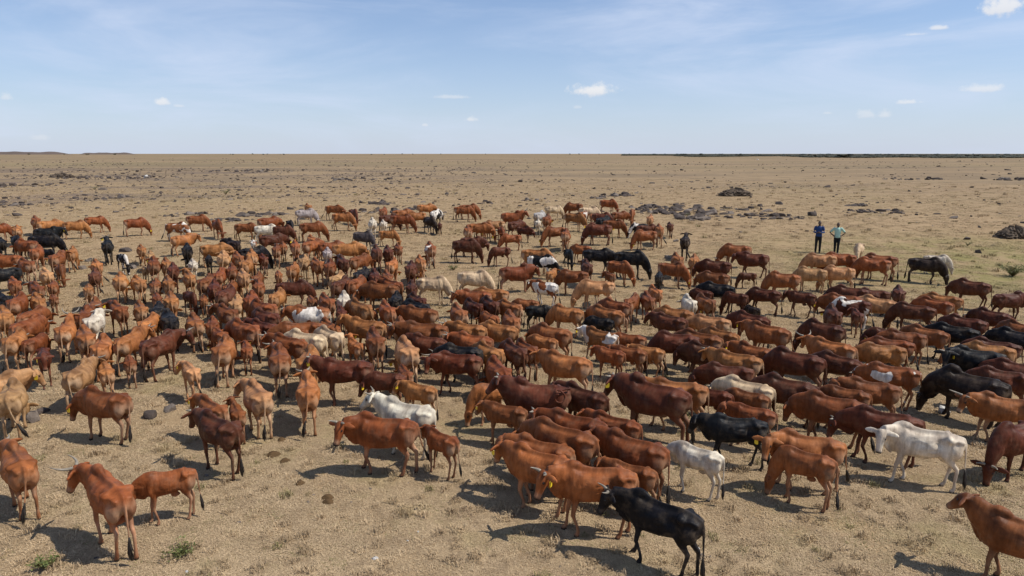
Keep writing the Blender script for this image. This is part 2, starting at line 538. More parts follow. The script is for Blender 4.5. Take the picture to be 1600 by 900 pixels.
    pale = np.maximum(pale, np.clip((.50 - co[:, 2]) / .3, 0, 1) * (~onhead) * .55)
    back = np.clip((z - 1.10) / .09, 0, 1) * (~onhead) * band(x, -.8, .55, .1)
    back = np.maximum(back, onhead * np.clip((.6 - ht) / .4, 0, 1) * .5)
    eyes = [hp(.31, .028, sg * .085 * H) for sg in (-1, 1)]
    for e in eyes:
        dd = np.linalg.norm(co - np.array(e), axis=1)
        dark = np.maximum(dark, np.clip((.034 - dd) / .012, 0, 1))
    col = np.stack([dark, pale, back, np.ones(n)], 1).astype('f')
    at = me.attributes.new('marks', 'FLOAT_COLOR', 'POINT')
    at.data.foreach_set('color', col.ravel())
    me.materials.append(MAT['coat'])
    me.update()
    R = Matrix((f, s_, u)).transposed().to_4x4()      # head frame: x to the muzzle, y left, z crown
    hm = Matrix.Translation(poll) @ R @ Matrix.Diagonal((H, H, H, 1))
    td = (tp[-1] - tp[-2]).normalized()
    tq = Vector((0, 0, -1)).rotation_difference(td).to_matrix().to_4x4()
    VAR[key] = dict(mesh=me, kind=kind, pose=pose, head=hm, tail=Matrix.Translation(tp[-1]) @ tq,
                    ears=[Matrix.Translation(e) for e in earpts], hl=hl, ext=max(poll.x, (poll + f * hl).x))
    return VAR[key]


def horn_mesh(name, length, lift, sg):
    bm = bmesh.new()
    p = Vector((-.01, sg * .055, .055))
    pts, rad = [], []
    N = 9
    for i in range(N):
        t = i / (N - 1)
        a = math.radians(20 + 85 * t * lift)
        pts.append(tuple(p))
        rad.append(.026 * (1 - t) ** .75 + .003)
        p = p + Vector((.10 * math.sin(t * 2), sg * math.cos(a), math.sin(a))) * (length / (N - 1))
    tube(bm, pts, rad, 8, side=(1, 0, 0))
    bmesh.ops.recalc_face_normals(bm, faces=bm.faces)
    me = bpy.data.meshes.new(name)
    bm.to_mesh(me)
    bm.free()
    me.polygons.foreach_set('use_smooth', [True] * len(me.polygons))
    me.materials.append(MAT['horn'])
    return me


def switch_mesh():
    bm = bmesh.new()
    rnd = random.Random(3)
    tube(bm, [(0, 0, .03), (0, 0, -.03), (.005, .003, -.12), (.0, .006, -.22), (.004, 0, -.31), (0, 0, -.37)], [.014, .021, .034, .032, .02, .004], 9)
    for k in range(14):
        a = rnd.uniform(0, 6.28)
        r = rnd.uniform(.012, .028)
        z0 = rnd.uniform(-.2, -.05)
        tube(bm, [(r * math.cos(a), r * math.sin(a), z0), (r * 1.5 * math.cos(a), r * 1.5 * math.sin(a), z0 - .08), (r * 1.2 * math.cos(a), r * 1.2 * math.sin(a), z0 - .19)], [.007, .006, .002], 5)
    bmesh.ops.recalc_face_normals(bm, faces=bm.faces)
    me = bpy.data.meshes.new('tail_switch')
    bm.to_mesh(me)
    bm.free()
    me.polygons.foreach_set('use_smooth', [True] * len(me.polygons))
    me.materials.append(MAT['switch'])
    return me


def tag_mesh():
    bm = bmesh.new()
    pr = [(-.028, 0), (-.028, -.052), (-.018, -.062), (.018, -.062), (.028, -.052), (.028, 0), (.010, .018), (-.010, .018)]
    v0 = [bm.verts.new((a, -.002, b)) for a, b in pr]
    v1 = [bm.verts.new((a, .002, b)) for a, b in pr]
    bm.faces.new(v0)
    bm.faces.new(v1[::-1])
    for i in range(8):
        bm.faces.new((v0[i], v1[i], v1[(i + 1) % 8], v0[(i + 1) % 8]))
    bmesh.ops.recalc_face_normals(bm, faces=bm.faces)
    me = bpy.data.meshes.new('ear_tag')
    bm.to_mesh(me)
    bm.free()
    me.materials.append(MAT['tag'])
    return me


def eye_mesh():
    bm = bmesh.new()
    bmesh.ops.create_icosphere(bm, subdivisions=2, radius=.017)
    me = bpy.data.meshes.new('eye')
    bm.to_mesh(me)
    bm.free()
    me.polygons.foreach_set('use_smooth', [True] * len(me.polygons))
    me.materials.append(MAT['eye'])
    return me
# ------------------------------------------------------------------ site plan
OUTCROPS = [   # x, y, half width, half depth, rocks, rock size, label
    (-14.4, 73.5, 2.1, 2.2, 23, 1.13, 'low dark rock outcrop behind the cows at the back, left of the middle'),
    (-12.3, 62.9, 2.4, 2.0, 27, 1.05, 'grey rocks among the back row of cows left of the black and white one'),
    (-8.9, 65.8, 1.4, 1.5, 17, 1.05, 'small grey rock heap just behind the black and white cow far back'),
    (-21.6, 59.6, 2.4, 2.2, 30, 0.96, 'flat dark rocks behind the white cow grazing far back'),
    (-23.1, 55.4, 1.7, 1.5, 20, 0.87, 'dark broken rocks between two grazing chestnut cows on the left'),
    (-28.4, 59.6, 2.2, 1.8, 20, 0.87, 'thin line of rocks behind the pied cow far left'),
    (17.8, 63.6, 6.5, 7.0, 98, 1.31, 'largest spread of dark rocks behind the herd, right of the middle'),
    (14.9, 55.8, 1.1, 1.2, 15, 1.31, 'compact black boulders in front of the largest rock spread'),
    (21.7, 57.8, 3.0, 2.6, 44, 0.87, 'low purplish rocks just behind the two people'),
    (33.8, 62.9, 3.2, 2.2, 40, 0.87, 'long dark rock band to the right behind the two people'),
    (35.6, 69.9, 1.3, 1.0, 13, 1.05, 'short flat rock ledge above the long dark rock band'),
    (13.4, 87.1, 2.1, 2.5, 20, 1.4, 'black rocks behind the grazing cow at the very back'),
    (10.4, 82.1, 1.0, 1.4, 10, 1.22, 'small black rock group left of the back grazing cow'),
    (13.2, 67.4, 2.2, 2.4, 23, 1.05, 'broken stones left of the largest rock spread'),
    (-52.0, 71.7, 2.2, 2.0, 17, 1.05, 'flat grey rocks at the left edge behind the herd'),
    (-47.5, 83.3, 2.0, 2.0, 17, 1.05, 'dark rock patch on the plain far behind the left cows'),
    (-2.7, 73.5, 1.0, 1.2, 11, 0.96, 'little dark rock cluster behind the cows in the middle'),
    (1.9, 78.7, 1.1, 1.2, 10, 0.96, 'little rock cluster left of the back cream cow'),
    (-87.3, 152.1, 11.5, 9, 44, 1.74, 'distant dark rock field on the left plain'),
    (-32.1, 144.4, 8.3, 8, 34, 1.65, 'distant rock field beyond the middle of the herd'),
    (82.2, 140.8, 6.1, 6, 27, 1.65, 'distant low rocks on the right plain'),
    (98.1, 137.5, 3.8, 5, 17, 1.65, 'distant rocks close to the right edge'),
    (-80.3, 115.3, 5.9, 6, 27, 1.48, 'distant rock streak at the far left plain'),
    (-80.3, 206.7, 10.4, 10, 27, 1.92, 'faint farthest rock streak left of the middle'),
]
ROCKS = [   # x, y, size, stone, label
    (-8.57, 16.21, 0.49, 'g', 'rounded grey boulder left of the dark mahogany cow on open ground'),
    (-8.76, 15.70, 0.45, 'd', 'flat reddish stone below the rounded grey boulder'),
    (-11.63, 16.08, 0.39, 'd', 'reddish stone in front of the tagged cow walking left alone'),
    (-11.52, 15.50, 0.57, 'g', 'flat stone half sunk in the soil near the left edge'),
    (-12.31, 16.21, 0.36, 'g', 'grey stone beside the hooves at the left edge'),
    (-23.65, 37.79, 0.76, 'g', 'grey boulder left of the lone black cow'),
    (-22.72, 35.69, 0.56, 'g', 'smaller flat boulder left of the lone black cow, nearer'),
    (-23.20, 40.76, 0.89, 'd', 'flat dark stone right of the lone black cow'),
    (-20.17, 35.86, 0.55, 'g', 'small stone beside the black and white calf'),
    (8.84, 38.54, 0.67, 'g', 'grey boulder left of the orange-brown cows below the black cow near the rocks'),
    (10.73, 44.45, 0.60, 'g', 'upright grey stone behind the black cow near the rocks'),
    (-5.77, 37.07, 0.53, 'g', 'grey stone below the white-rumped chestnut cow'),
    (10.67, 16.00, 0.38, 'p', 'pale boulder under the head of the huge grazing bull'),
    (-80.54, 152.05, 1.45, 'p', 'white boulder on the distant left plain'),
    (228.30, 645.32, 2.57, 'p', 'tiny white boulder far off below the dark horizon band'),
    (25.94, 58.96, 1.09, 'd', 'dark rock standing behind the two people'),
    (30.26, 45.23, 0.72, 'd', 'dark stone left of the big shaggy mound'),
    (-2.17, 9.77, 0.13, 'p', 'white flat stone in the open foreground'),
    (-1.59, 10.55, 0.06, 'p', 'tiny white stone in the open foreground, right of the flat white one'),
    (-1.73, 10.28, 0.07, 'p', 'small white stone just above the flat white one'),
    (-2.70, 12.06, 0.09, 'g', 'small grey stone below the cow facing the camera'),
    (3.03, 10.06, 0.09, 'p', 'pale stone by the hind leg of the nearest black cow'),
    (3.02, 9.82, 0.16, 'g', 'grey stone pair piece by the tail of the nearest black cow'),
    (3.15, 9.81, 0.10, 'g', 'smaller grey stone beside the tail of the nearest black cow'),
    (-1.73, 11.29, 0.09, 'd', 'dark stone in the open foreground below the white horned cow'),
    (6.20, 11.23, 0.09, 'g', 'small grey stone between the grazing calf and the large white cow'),
    (-4.98, 9.42, 0.09, 'p', 'pale stone at the bottom edge near the green weed'),
]
DUNG = [
    (-5.07, 13.55, 1.0, 'old flat dung pat below the thin tan cow'),
    (-4.74, 13.27, 0.75, 'small dung pat right of the old flat one'),
    (-4.12, 12.29, 0.7, 'round brown dung pat alone in the open foreground'),
    (-3.44, 11.73, 0.75, 'upper dung pat of the touching pair in the open foreground'),
    (-3.38, 11.56, 0.72, 'lower dung pat of the touching pair in the open foreground'),
    (-5.16, 14.34, 0.7, 'dung pat between the thin tan cow and the orange one'),
]
MOUNDS = [
    (28.2, 87.1, 1.89, 0.86, 'dark conical earth mound behind the rocks, right of the middle'),
    (33.9, 46.0, 1.02, 0.70, 'big shaggy dark mound at the right edge'),
    (-101.7, 156.2, 2.27, 0.87, 'small far mound on the left plain'),
]
WEEDS = [
    (-7.22, 9.52, 0.25, 0.20, 34, 'bright green weed in the lower left corner'),
    (-5.30, 9.88, 0.36, 0.17, 34, 'spreading green weed below the brown calf on the left'),
    (25.16, 33.78, 0.80, 0.64, 60, 'leafy green shrub at the right edge of the plain'),
    (-37.37, 89.86, 0.82, 0.73, 24, 'round green shrub on the plain far behind the left cows'),
    (-62.30, 102.85, 0.90, 0.56, 16, 'small green shrub on the distant left plain'),
    (-3.09, 35.36, 0.47, 0.27, 24, 'small green weed above the two cream cows'),
    (28.74, 42.76, 0.49, 0.29, 14, 'low green tuft left of the big shaggy mound'),
    (15.03, 58.39, 0.45, 0.28, 14, 'green tuft growing among the black boulders'),
]
PEOPLE = [
    (18.20, 40.34, -26, 'apart', 1.06, (.028, .060, .17), (.016, .017, .018), 'person in a blue long-sleeved shirt and dark trousers with hands joined in front'),
    (19.16, 40.03, -20, 'hips', 1.03, (.40, .60, .50), (.012, .013, .015), 'person in a pale mint T-shirt and black trousers with hands on hips'),
]
# ------------------------------------------------------------------ helpers for the scene
def smooth01(t):
    t = np.clip(t, 0, 1)
    return t * t * (3 - 2 * t)


def ground_z(x, y):
    """gentle swell: the plain lies a little higher behind the herd"""
    x = np.asarray(x, float)
    y = np.asarray(y, float)
    r = np.hypot(x, y)
    z = 1.05 * smooth01((y - 22) / 38)
    far = smooth01((r - 70) / 250)
    z = z + far * (.55 * np.sin(x / 173 + .4) * np.sin(y / 141 + 1.1) + .35 * np.sin(x / 61 - y / 97))
    return z * np.clip(1 - (r - 3000) / 9000, 0, 1)


def gz(x, y):
    return float(ground_z(x, y))


def tag(o, label=None, cat=None, group=None, kind=None):
    if label:
        o['label'] = label
    if cat:
        o['category'] = cat
    if group:
        o['group'] = group
    if kind:
        o['kind'] = kind
    return o


def link(name, me, parent=None, m=None):
    o = bpy.data.objects.new(name, me)
    SC.collection.objects.link(o)
    if parent is not None:
        o.parent = parent
    if m is not None:
        o.matrix_local = m
    return o


def finish(bm, name, material, smooth=True):
    bmesh.ops.recalc_face_normals(bm, faces=bm.faces)
    me = bpy.data.meshes.new(name)
    bm.to_mesh(me)
    bm.free()
    if smooth:
        me.polygons.foreach_set('use_smooth', [True] * len(me.polygons))
    me.materials.append(material)
    return me


# ------------------------------------------------------------------ the plain
def green_mask(nt, v):
    """greener grazing on the right side of the plain, and faint patches elsewhere"""
    sp = nd(nt, 'ShaderNodeSeparateXYZ')
    lk(nt, v, sp.inputs[0])
    dx = math_(nt, 'MULTIPLY', math_(nt, 'SUBTRACT', sp.outputs[0], 27.0), 1 / 16.0)
    dy = math_(nt, 'MULTIPLY', math_(nt, 'SUBTRACT', sp.outputs[1], 36.0), 1 / 15.0)
    rr = math_(nt, 'SQRT', math_(nt, 'ADD', math_(nt, 'MULTIPLY', dx, dx), math_(nt, 'MULTIPLY', dy, dy)))
    big = noise(nt, v, .03, 4, .6)
    gm = math_(nt, 'ADD', ramp(nt, rr, 1.15, .15, 0, .72), ramp(nt, big.outputs[0], .50, .70, 0, .25))
    gn = noise(nt, v, .5, 6, .72)
    return math_(nt, 'MULTIPLY', gm, ramp(nt, gn.outputs[0], .40, .60, .2, 1.0)), sp


def mk_ground_mat():
    m, nt, b = mat('dry_plain')
    tc = nd(nt, 'ShaderNodeTexCoord')
    v = tc.outputs['Object']
    big = noise(nt, v, .035, 4, .6)
    mid = noise(nt, v, .35, 5, .6)
    sml = noise(nt, v, 3.2, 5, .65)
    fin = noise(nt, v, 26, 4, .7)
    c = mixc(nt, ramp(nt, mid.outputs[0], .35, .68), (.325, .228, .128), (.275, .188, .103))
    c = mixc(nt, ramp(nt, big.outputs[0], .42, .66, 0, .6), c, (.300, .217, .118))
    c = mixc(nt, ramp(nt, sml.outputs[0], .45, .75, 0, .5), c, (.215, .142, .084))
    c = mixc(nt, ramp(nt, fin.outputs[0], .52, .72, 0, .75), c, (.41, .308, .182))
    c = mixc(nt, ramp(nt, fin.outputs[0], .44, .28, 0, .7), c, (.135, .088, .050))
    gmask, sp = green_mask(nt, v)
    c = mixc(nt, gmask, c, (.185, .172, .058))
    # far off: scrub and bare patches too far away to tell apart
    mp = nd(nt, 'ShaderNodeMapping')
    mp.inputs['Scale'].default_value = (.010, .028, 1)
    lk(nt, v, mp.inputs[0])
    scr = noise(nt, mp.outputs[0], 1.0, 7, .68)
    dist = math_(nt, 'SQRT', math_(nt, 'ADD', math_(nt, 'MULTIPLY', sp.outputs[0], sp.outputs[0]), math_(nt, 'MULTIPLY', sp.outputs[1], sp.outputs[1])))
    fard = ramp(nt, dist, 45, 170)
    c = mixc(nt, math_(nt, 'MULTIPLY', fard, .45), c, (.245, .178, .108))
    mo = noise(nt, v, .22, 7, .74)
    c = mixc(nt, math_(nt, 'MULTIPLY', ramp(nt, mo.outputs[0], .47, .66, 0, .75), fard), c, (.150, .110, .068))
    c = mixc(nt, math_(nt, 'MULTIPLY', ramp(nt, scr.outputs[0], .44, .60), ramp(nt, dist, 60, 200, 0, .75)), c, (.165, .122, .078))
    # rocky dark soil between the stones on the left
    mp3 = nd(nt, 'ShaderNodeMapping')
    mp3.inputs['Scale'].default_value = (.03, .075, 1)
    lk(nt, v, mp3.inputs[0])
    so = noise(nt, mp3.outputs[0], 1.0, 6, .66)
    lft = math_(nt, 'MULTIPLY', ramp(nt, sp.outputs[0], 40, -60, .25, 1), math_(nt, 'MULTIPLY', ramp(nt, dist, 62, 105), ramp(nt, dist, 420, 180)))
    c = mixc(nt, math_(nt, 'MULTIPLY', lft, ramp(nt, so.outputs[0], .50, .62, 0, .72)), c, (.125, .092, .074))
    mp2 = nd(nt, 'ShaderNodeMapping')
    mp2.inputs['Scale'].default_value = (.0021, .0052, 1)
    lk(nt, v, mp2.inputs[0])
    sc2 = noise(nt, mp2.outputs[0], 1.0, 5, .6)
    c = mixc(nt, math_(nt, 'MULTIPLY', ramp(nt, sc2.outputs[0], .48, .62), ramp(nt, dist, 150, 500, 0, .6)), c, (.20, .158, .082))
    lk(nt, c, b.inputs['Base Color'])
    b.inputs['Roughness'].default_value = .95
    b.inputs['Specular IOR Level'].default_value = .08
    bp = nd(nt, 'ShaderNodeBump')
    bp.inputs['Strength'].default_value = .4
    bp.inputs['Distance'].default_value = .03
    lk(nt, math_(nt, 'ADD', math_(nt, 'MULTIPLY', sml.outputs[0], 1.0), math_(nt, 'MULTIPLY', fin.outputs[0], .30)), bp.inputs['Height'])
    lk(nt, bp.outputs[0], b.inputs['Normal'])
    return m


def mk_ground():
    n = 360
    s = np.linspace(-1, 1, n)
    A = 22000 / math.sinh(8.4)
    ax = A * np.sinh(8.4 * s)
    X, Y = np.meshgrid(ax, ax)
    Y = Y + 14.0
    Z = ground_z(X, Y)
    verts = np.stack([X.ravel(), Y.ravel(), Z.ravel()], 1)
    i = np.arange(n * n).reshape(n, n)
    f = np.stack([i[:-1, :-1].ravel(), i[:-1, 1:].ravel(), i[1:, 1:].ravel(), i[1:, :-1].ravel()], 1)
    me = bpy.data.meshes.new('ground')
    me.vertices.add(len(verts))
    me.vertices.foreach_set('co', verts.astype('f').ravel())
    me.loops.add(len(f) * 4)
    me.loops.foreach_set('vertex_index', f.astype('i').ravel())
    me.polygons.add(len(f))
    me.polygons.foreach_set('loop_start', np.arange(0, len(f) * 4, 4, dtype='i'))
    me.polygons.foreach_set('use_smooth', [True] * len(f))
    me.update(calc_edges=True)
    me.materials.append(mk_ground_mat())
    o = link('ground', me)
    tag(o, 'dry tan plain of short straw and bare soil', None, None, 'structure')


# ------------------------------------------------------------------ instanced ground cover
def scatter(name, pts, scl, rot, idx, sources, label, cat):
    me = bpy.data.meshes.new(name)
    me.vertices.add(len(pts))
    me.vertices.foreach_set('co', np.asarray(pts, 'f').ravel())
    for an, ty, data, key in (('scl', 'FLOAT_VECTOR', scl, 'vector'), ('rot', 'FLOAT_VECTOR', rot, 'vector'), ('idx', 'INT', idx, 'value')):
        a = me.attributes.new(an, ty, 'POINT')
        a.data.foreach_set(key, np.asarray(data, 'i' if ty == 'INT' else 'f').ravel())
    col = bpy.data.collections.new(name + '_sources')
    for k, sm in enumerate(sources):
        so = bpy.data.objects.new(f'{name}_source_{k:02d}', sm)
        col.objects.link(so)
    ng = bpy.data.node_groups.new(name, 'GeometryNodeTree')
    ng.interface.new_socket('Geometry', in_out='INPUT', socket_type='NodeSocketGeometry')
    ng.interface.new_socket('Geometry', in_out='OUTPUT', socket_type='NodeSocketGeometry')
    gi = ng.nodes.new('NodeGroupInput')
    go = ng.nodes.new('NodeGroupOutput')
    ip = ng.nodes.new('GeometryNodeInstanceOnPoints')
    ci = ng.nodes.new('GeometryNodeCollectionInfo')
    ci.inputs['Collection'].default_value = col
    ci.inputs['Separate Children'].default_value = True
    ci.inputs['Reset Children'].default_value = True
    ip.inputs['Pick Instance'].default_value = True

    def attr(nm, ty):
        a = ng.nodes.new('GeometryNodeInputNamedAttribute')
        a.data_type = ty
        a.inputs['Name'].default_value = nm
        return [o for o in a.outputs if o.name == 'Attribute' and o.enabled][0]
    ng.links.new(gi.outputs[0], ip.inputs['Points'])
    ng.links.new(ci.outputs[0], ip.inputs['Instance'])
    ng.links.new(attr('idx', 'INT'), ip.inputs['Instance Index'])
    e2r = ng.nodes.new('FunctionNodeEulerToRotation')
    ng.links.new(attr('rot', 'FLOAT_VECTOR'), e2r.inputs[0])
    ng.links.new(e2r.outputs[0], ip.inputs['Rotation'])
    ng.links.new(attr('scl', 'FLOAT_VECTOR'), ip.inputs['Scale'])
    ng.links.new(ip.outputs[0], go.inputs[0])
    o = link(name, me)
    md = o.modifiers.new('scatter', 'NODES')
    md.node_group = ng
    tag(o, label, cat, None, 'stuff')
    return o


def mk_straw_mat():
    m, nt, b = mat('straw')
    oi = nd(nt, 'ShaderNodeObjectInfo')
    ge = nd(nt, 'ShaderNodeNewGeometry')
    c = mixc(nt, ramp(nt, oi.outputs['Random'], 0, 1), (.54, .398, .240), (.32, .228, .132))
    n1 = noise(nt, ge.outputs['Position'], .45, 5, .65)
    n2 = noise(nt, ge.outputs['Position'], 2.2, 4, .6)
    c = mixc(nt, ramp(nt, n2.outputs[0], .45, .70, 0, .55), c, (.27, .19, .115))
    c = mixc(nt, ramp(nt, n1.outputs[0], .50, .68, 0, .38), c, (.36, .30, .13))
    gmask, _sp = green_mask(nt, ge.outputs['Position'])
    c = mixc(nt, math_(nt, 'MULTIPLY', gmask, .85), c, (.235, .225, .075))
    g = ramp(nt, oi.outputs['Random'], .965, .985, 0, .7)
    c = mixc(nt, g, c, (.17, .165, .055))
    lk(nt, c, b.inputs['Base Color'])
    b.inputs['Roughness'].default_value = .8
    b.inputs['Specular IOR Level'].default_value = .15
    return m


def tuft(seed, blades, hgt, spread, lay, material):
    rnd = random.Random(seed)
    bm = bmesh.new()
    for _ in range(blades):
        a = rnd.uniform(0, 6.283)
        r = spread * math.sqrt(rnd.random())
        px, py = r * math.cos(a), r * math.sin(a)
        da = rnd.uniform(0, 6.283)
        h = hgt * rnd.uniform(.5, 1.1)
        ln = h * rnd.uniform(lay * .4, lay)
        w = rnd.uniform(.0018, .0038)
        ca, sa = math.cos(da), math.sin(da)
        m1 = (px + ca * ln * .4, py + sa * ln * .4, h * .7)
        m2 = (px + ca * ln, py + sa * ln, h * rnd.uniform(.55, 1.0))
        v = [bm.verts.new((px - sa * w, py + ca * w, -.01)), bm.verts.new((px + sa * w, py - ca * w, -.01)), bm.verts.new((m1[0] + sa * w, m1[1] - ca * w, m1[2])), bm.verts.new((m1[0] - sa * w, m1[1] + ca * w, m1[2])), bm.verts.new(m2)]
        bm.faces.new((v[0], v[1], v[2], v[3]))
        bm.faces.new((v[3], v[2], v[4]))
    me = bpy.data.meshes.new('tuft')
    bm.to_mesh(me)
    bm.free()
    me.materials.append(material)
    return me


def mk_grass():
    rg = np.random.default_rng(5)
    st = mk_straw_mat()
    src = [tuft(i, 30, .016, .11, 4.2, st) for i in range(5)] + [tuft(20 + i, 46, .080, .07, .9, st) for i in range(3)]
    N = 270000
    r = 6.5 * (150 / 6.5) ** (rg.random(N) ** 1.25)    # density falls with distance
    a = rg.uniform(-R(41), R(41), N)
    x, y = r * np.sin(a), r * np.cos(a)
    # patchy cover
    pat = np.sin(x * .9 + 1.7 * np.sin(y * .6)) + np.sin(y * 1.1 + 1.3 * np.sin(x * .7 + 2)) + .8 * np.sin(x * 3.1 + y * 2.3)
    keep = rg.random(N) < .62 + .17 * pat
    keep &= rg.random(N) < 1.15 - r / 150
    x, y, r = x[keep], y[keep], r[keep]
    n = len(x)
    pts = np.stack([x, y, ground_z(x, y)], 1)
    s = rg.uniform(.7, 1.5, n) * (1 + r / 45)
    idx = np.where(rg.random(n) < .975, rg.integers(0, 5, n), rg.integers(5, 8, n))
    rot = np.stack([np.zeros(n), np.zeros(n), rg.uniform(0, 6.28, n)], 1)
    scatter('dry_grass', pts, np.stack([s, s, s * rg.uniform(.6, 1.1, n)], 1), rot, idx, src, 'short dry straw coloured grass covering the plain', 'grass')


# ------------------------------------------------------------------ rocks
def mk_rock_mat(name, a, b_, lichen):
    m, nt, b = mat(name)
    tc = nd(nt, 'ShaderNodeTexCoord')
    oi = nd(nt, 'ShaderNodeObjectInfo')
    v = tc.outputs['Object']
    n1 = noise(nt, v, 2.2, 6, .65)
    n2 = noise(nt, v, 14, 5, .7)
    c = mixc(nt, ramp(nt, n1.outputs[0], .35, .65), a, b_)
    c = mixc(nt, ramp(nt, n2.outputs[0], .55, .72, 0, .5), c, lichen)
    c = mixc(nt, ramp(nt, oi.outputs['Random'], 0, 1, 0, .4), c, tuple(q * .6 for q in a))
    lk(nt, c, b.inputs['Base Color'])
    b.inputs['Roughness'].default_value = .9
    b.inputs['Specular IOR Level'].default_value = .2
    bp = nd(nt, 'ShaderNodeBump')
    bp.inputs['Strength'].default_value = .8
    bp.inputs['Distance'].default_value = .04
    lk(nt, math_(nt, 'ADD', n1.outputs[0], math_(nt, 'MULTIPLY', n2.outputs[0], .4)), bp.inputs['Height'])
    lk(nt, bp.outputs[0], b.inputs['Normal'])
    return m


def rock_mesh(seed, material, sub=2, cut=.55):
    """a weathered block about 1 m across, base near z=0, flat sides where it has split"""
    rnd = random.Random(seed)
    bm = bmesh.new()
    bmesh.ops.create_icosphere(bm, subdivisions=sub, radius=1.0)
    planes = []
    for _ in range(10):
        nrm = Vector((rnd.gauss(0, 1), rnd.gauss(0, 1), rnd.gauss(0, .6))).normalized()
        planes.append((nrm, rnd.uniform(.38, .78)))
    planes.append((Vector((rnd.uniform(-.2, .2), rnd.uniform(-.2, .2), 1)).normalized(), rnd.uniform(.45, .7)))
    sx, sy, sz = rnd.uniform(.42, .58), rnd.uniform(.32, .5), rnd.uniform(.24, .38)
    for v in bm.verts:
        p = v.co.copy()
        for nrm, d in planes:
            e = p.dot(nrm) - d
            if e > 0:
                p -= nrm * e * .92
        j = 1 + rnd.uniform(-.05, .05)
        v.co = Vector((p.x * sx * j, p.y * sy * j, p.z * sz * j + sz * .35))
    return finish(bm, 'rock', material, False)


def place(px, py, h=0.0):
    """photo position of a point h above the ground -> where it stands on the plain (used once, to lay out the site plan)"""
    F = 1066.7
    u, v = px - 800, py - 450
    fy = F * math.cos(PITCH) - v * math.sin(PITCH)
    fz = -(F * math.sin(PITCH) + v * math.cos(PITCH))
    g = 0.0
    for _ in range(40):
        t = (g + h - CAM_H) / fz
        g = gz(t * u, t * fy)
    return t * u, t * fy


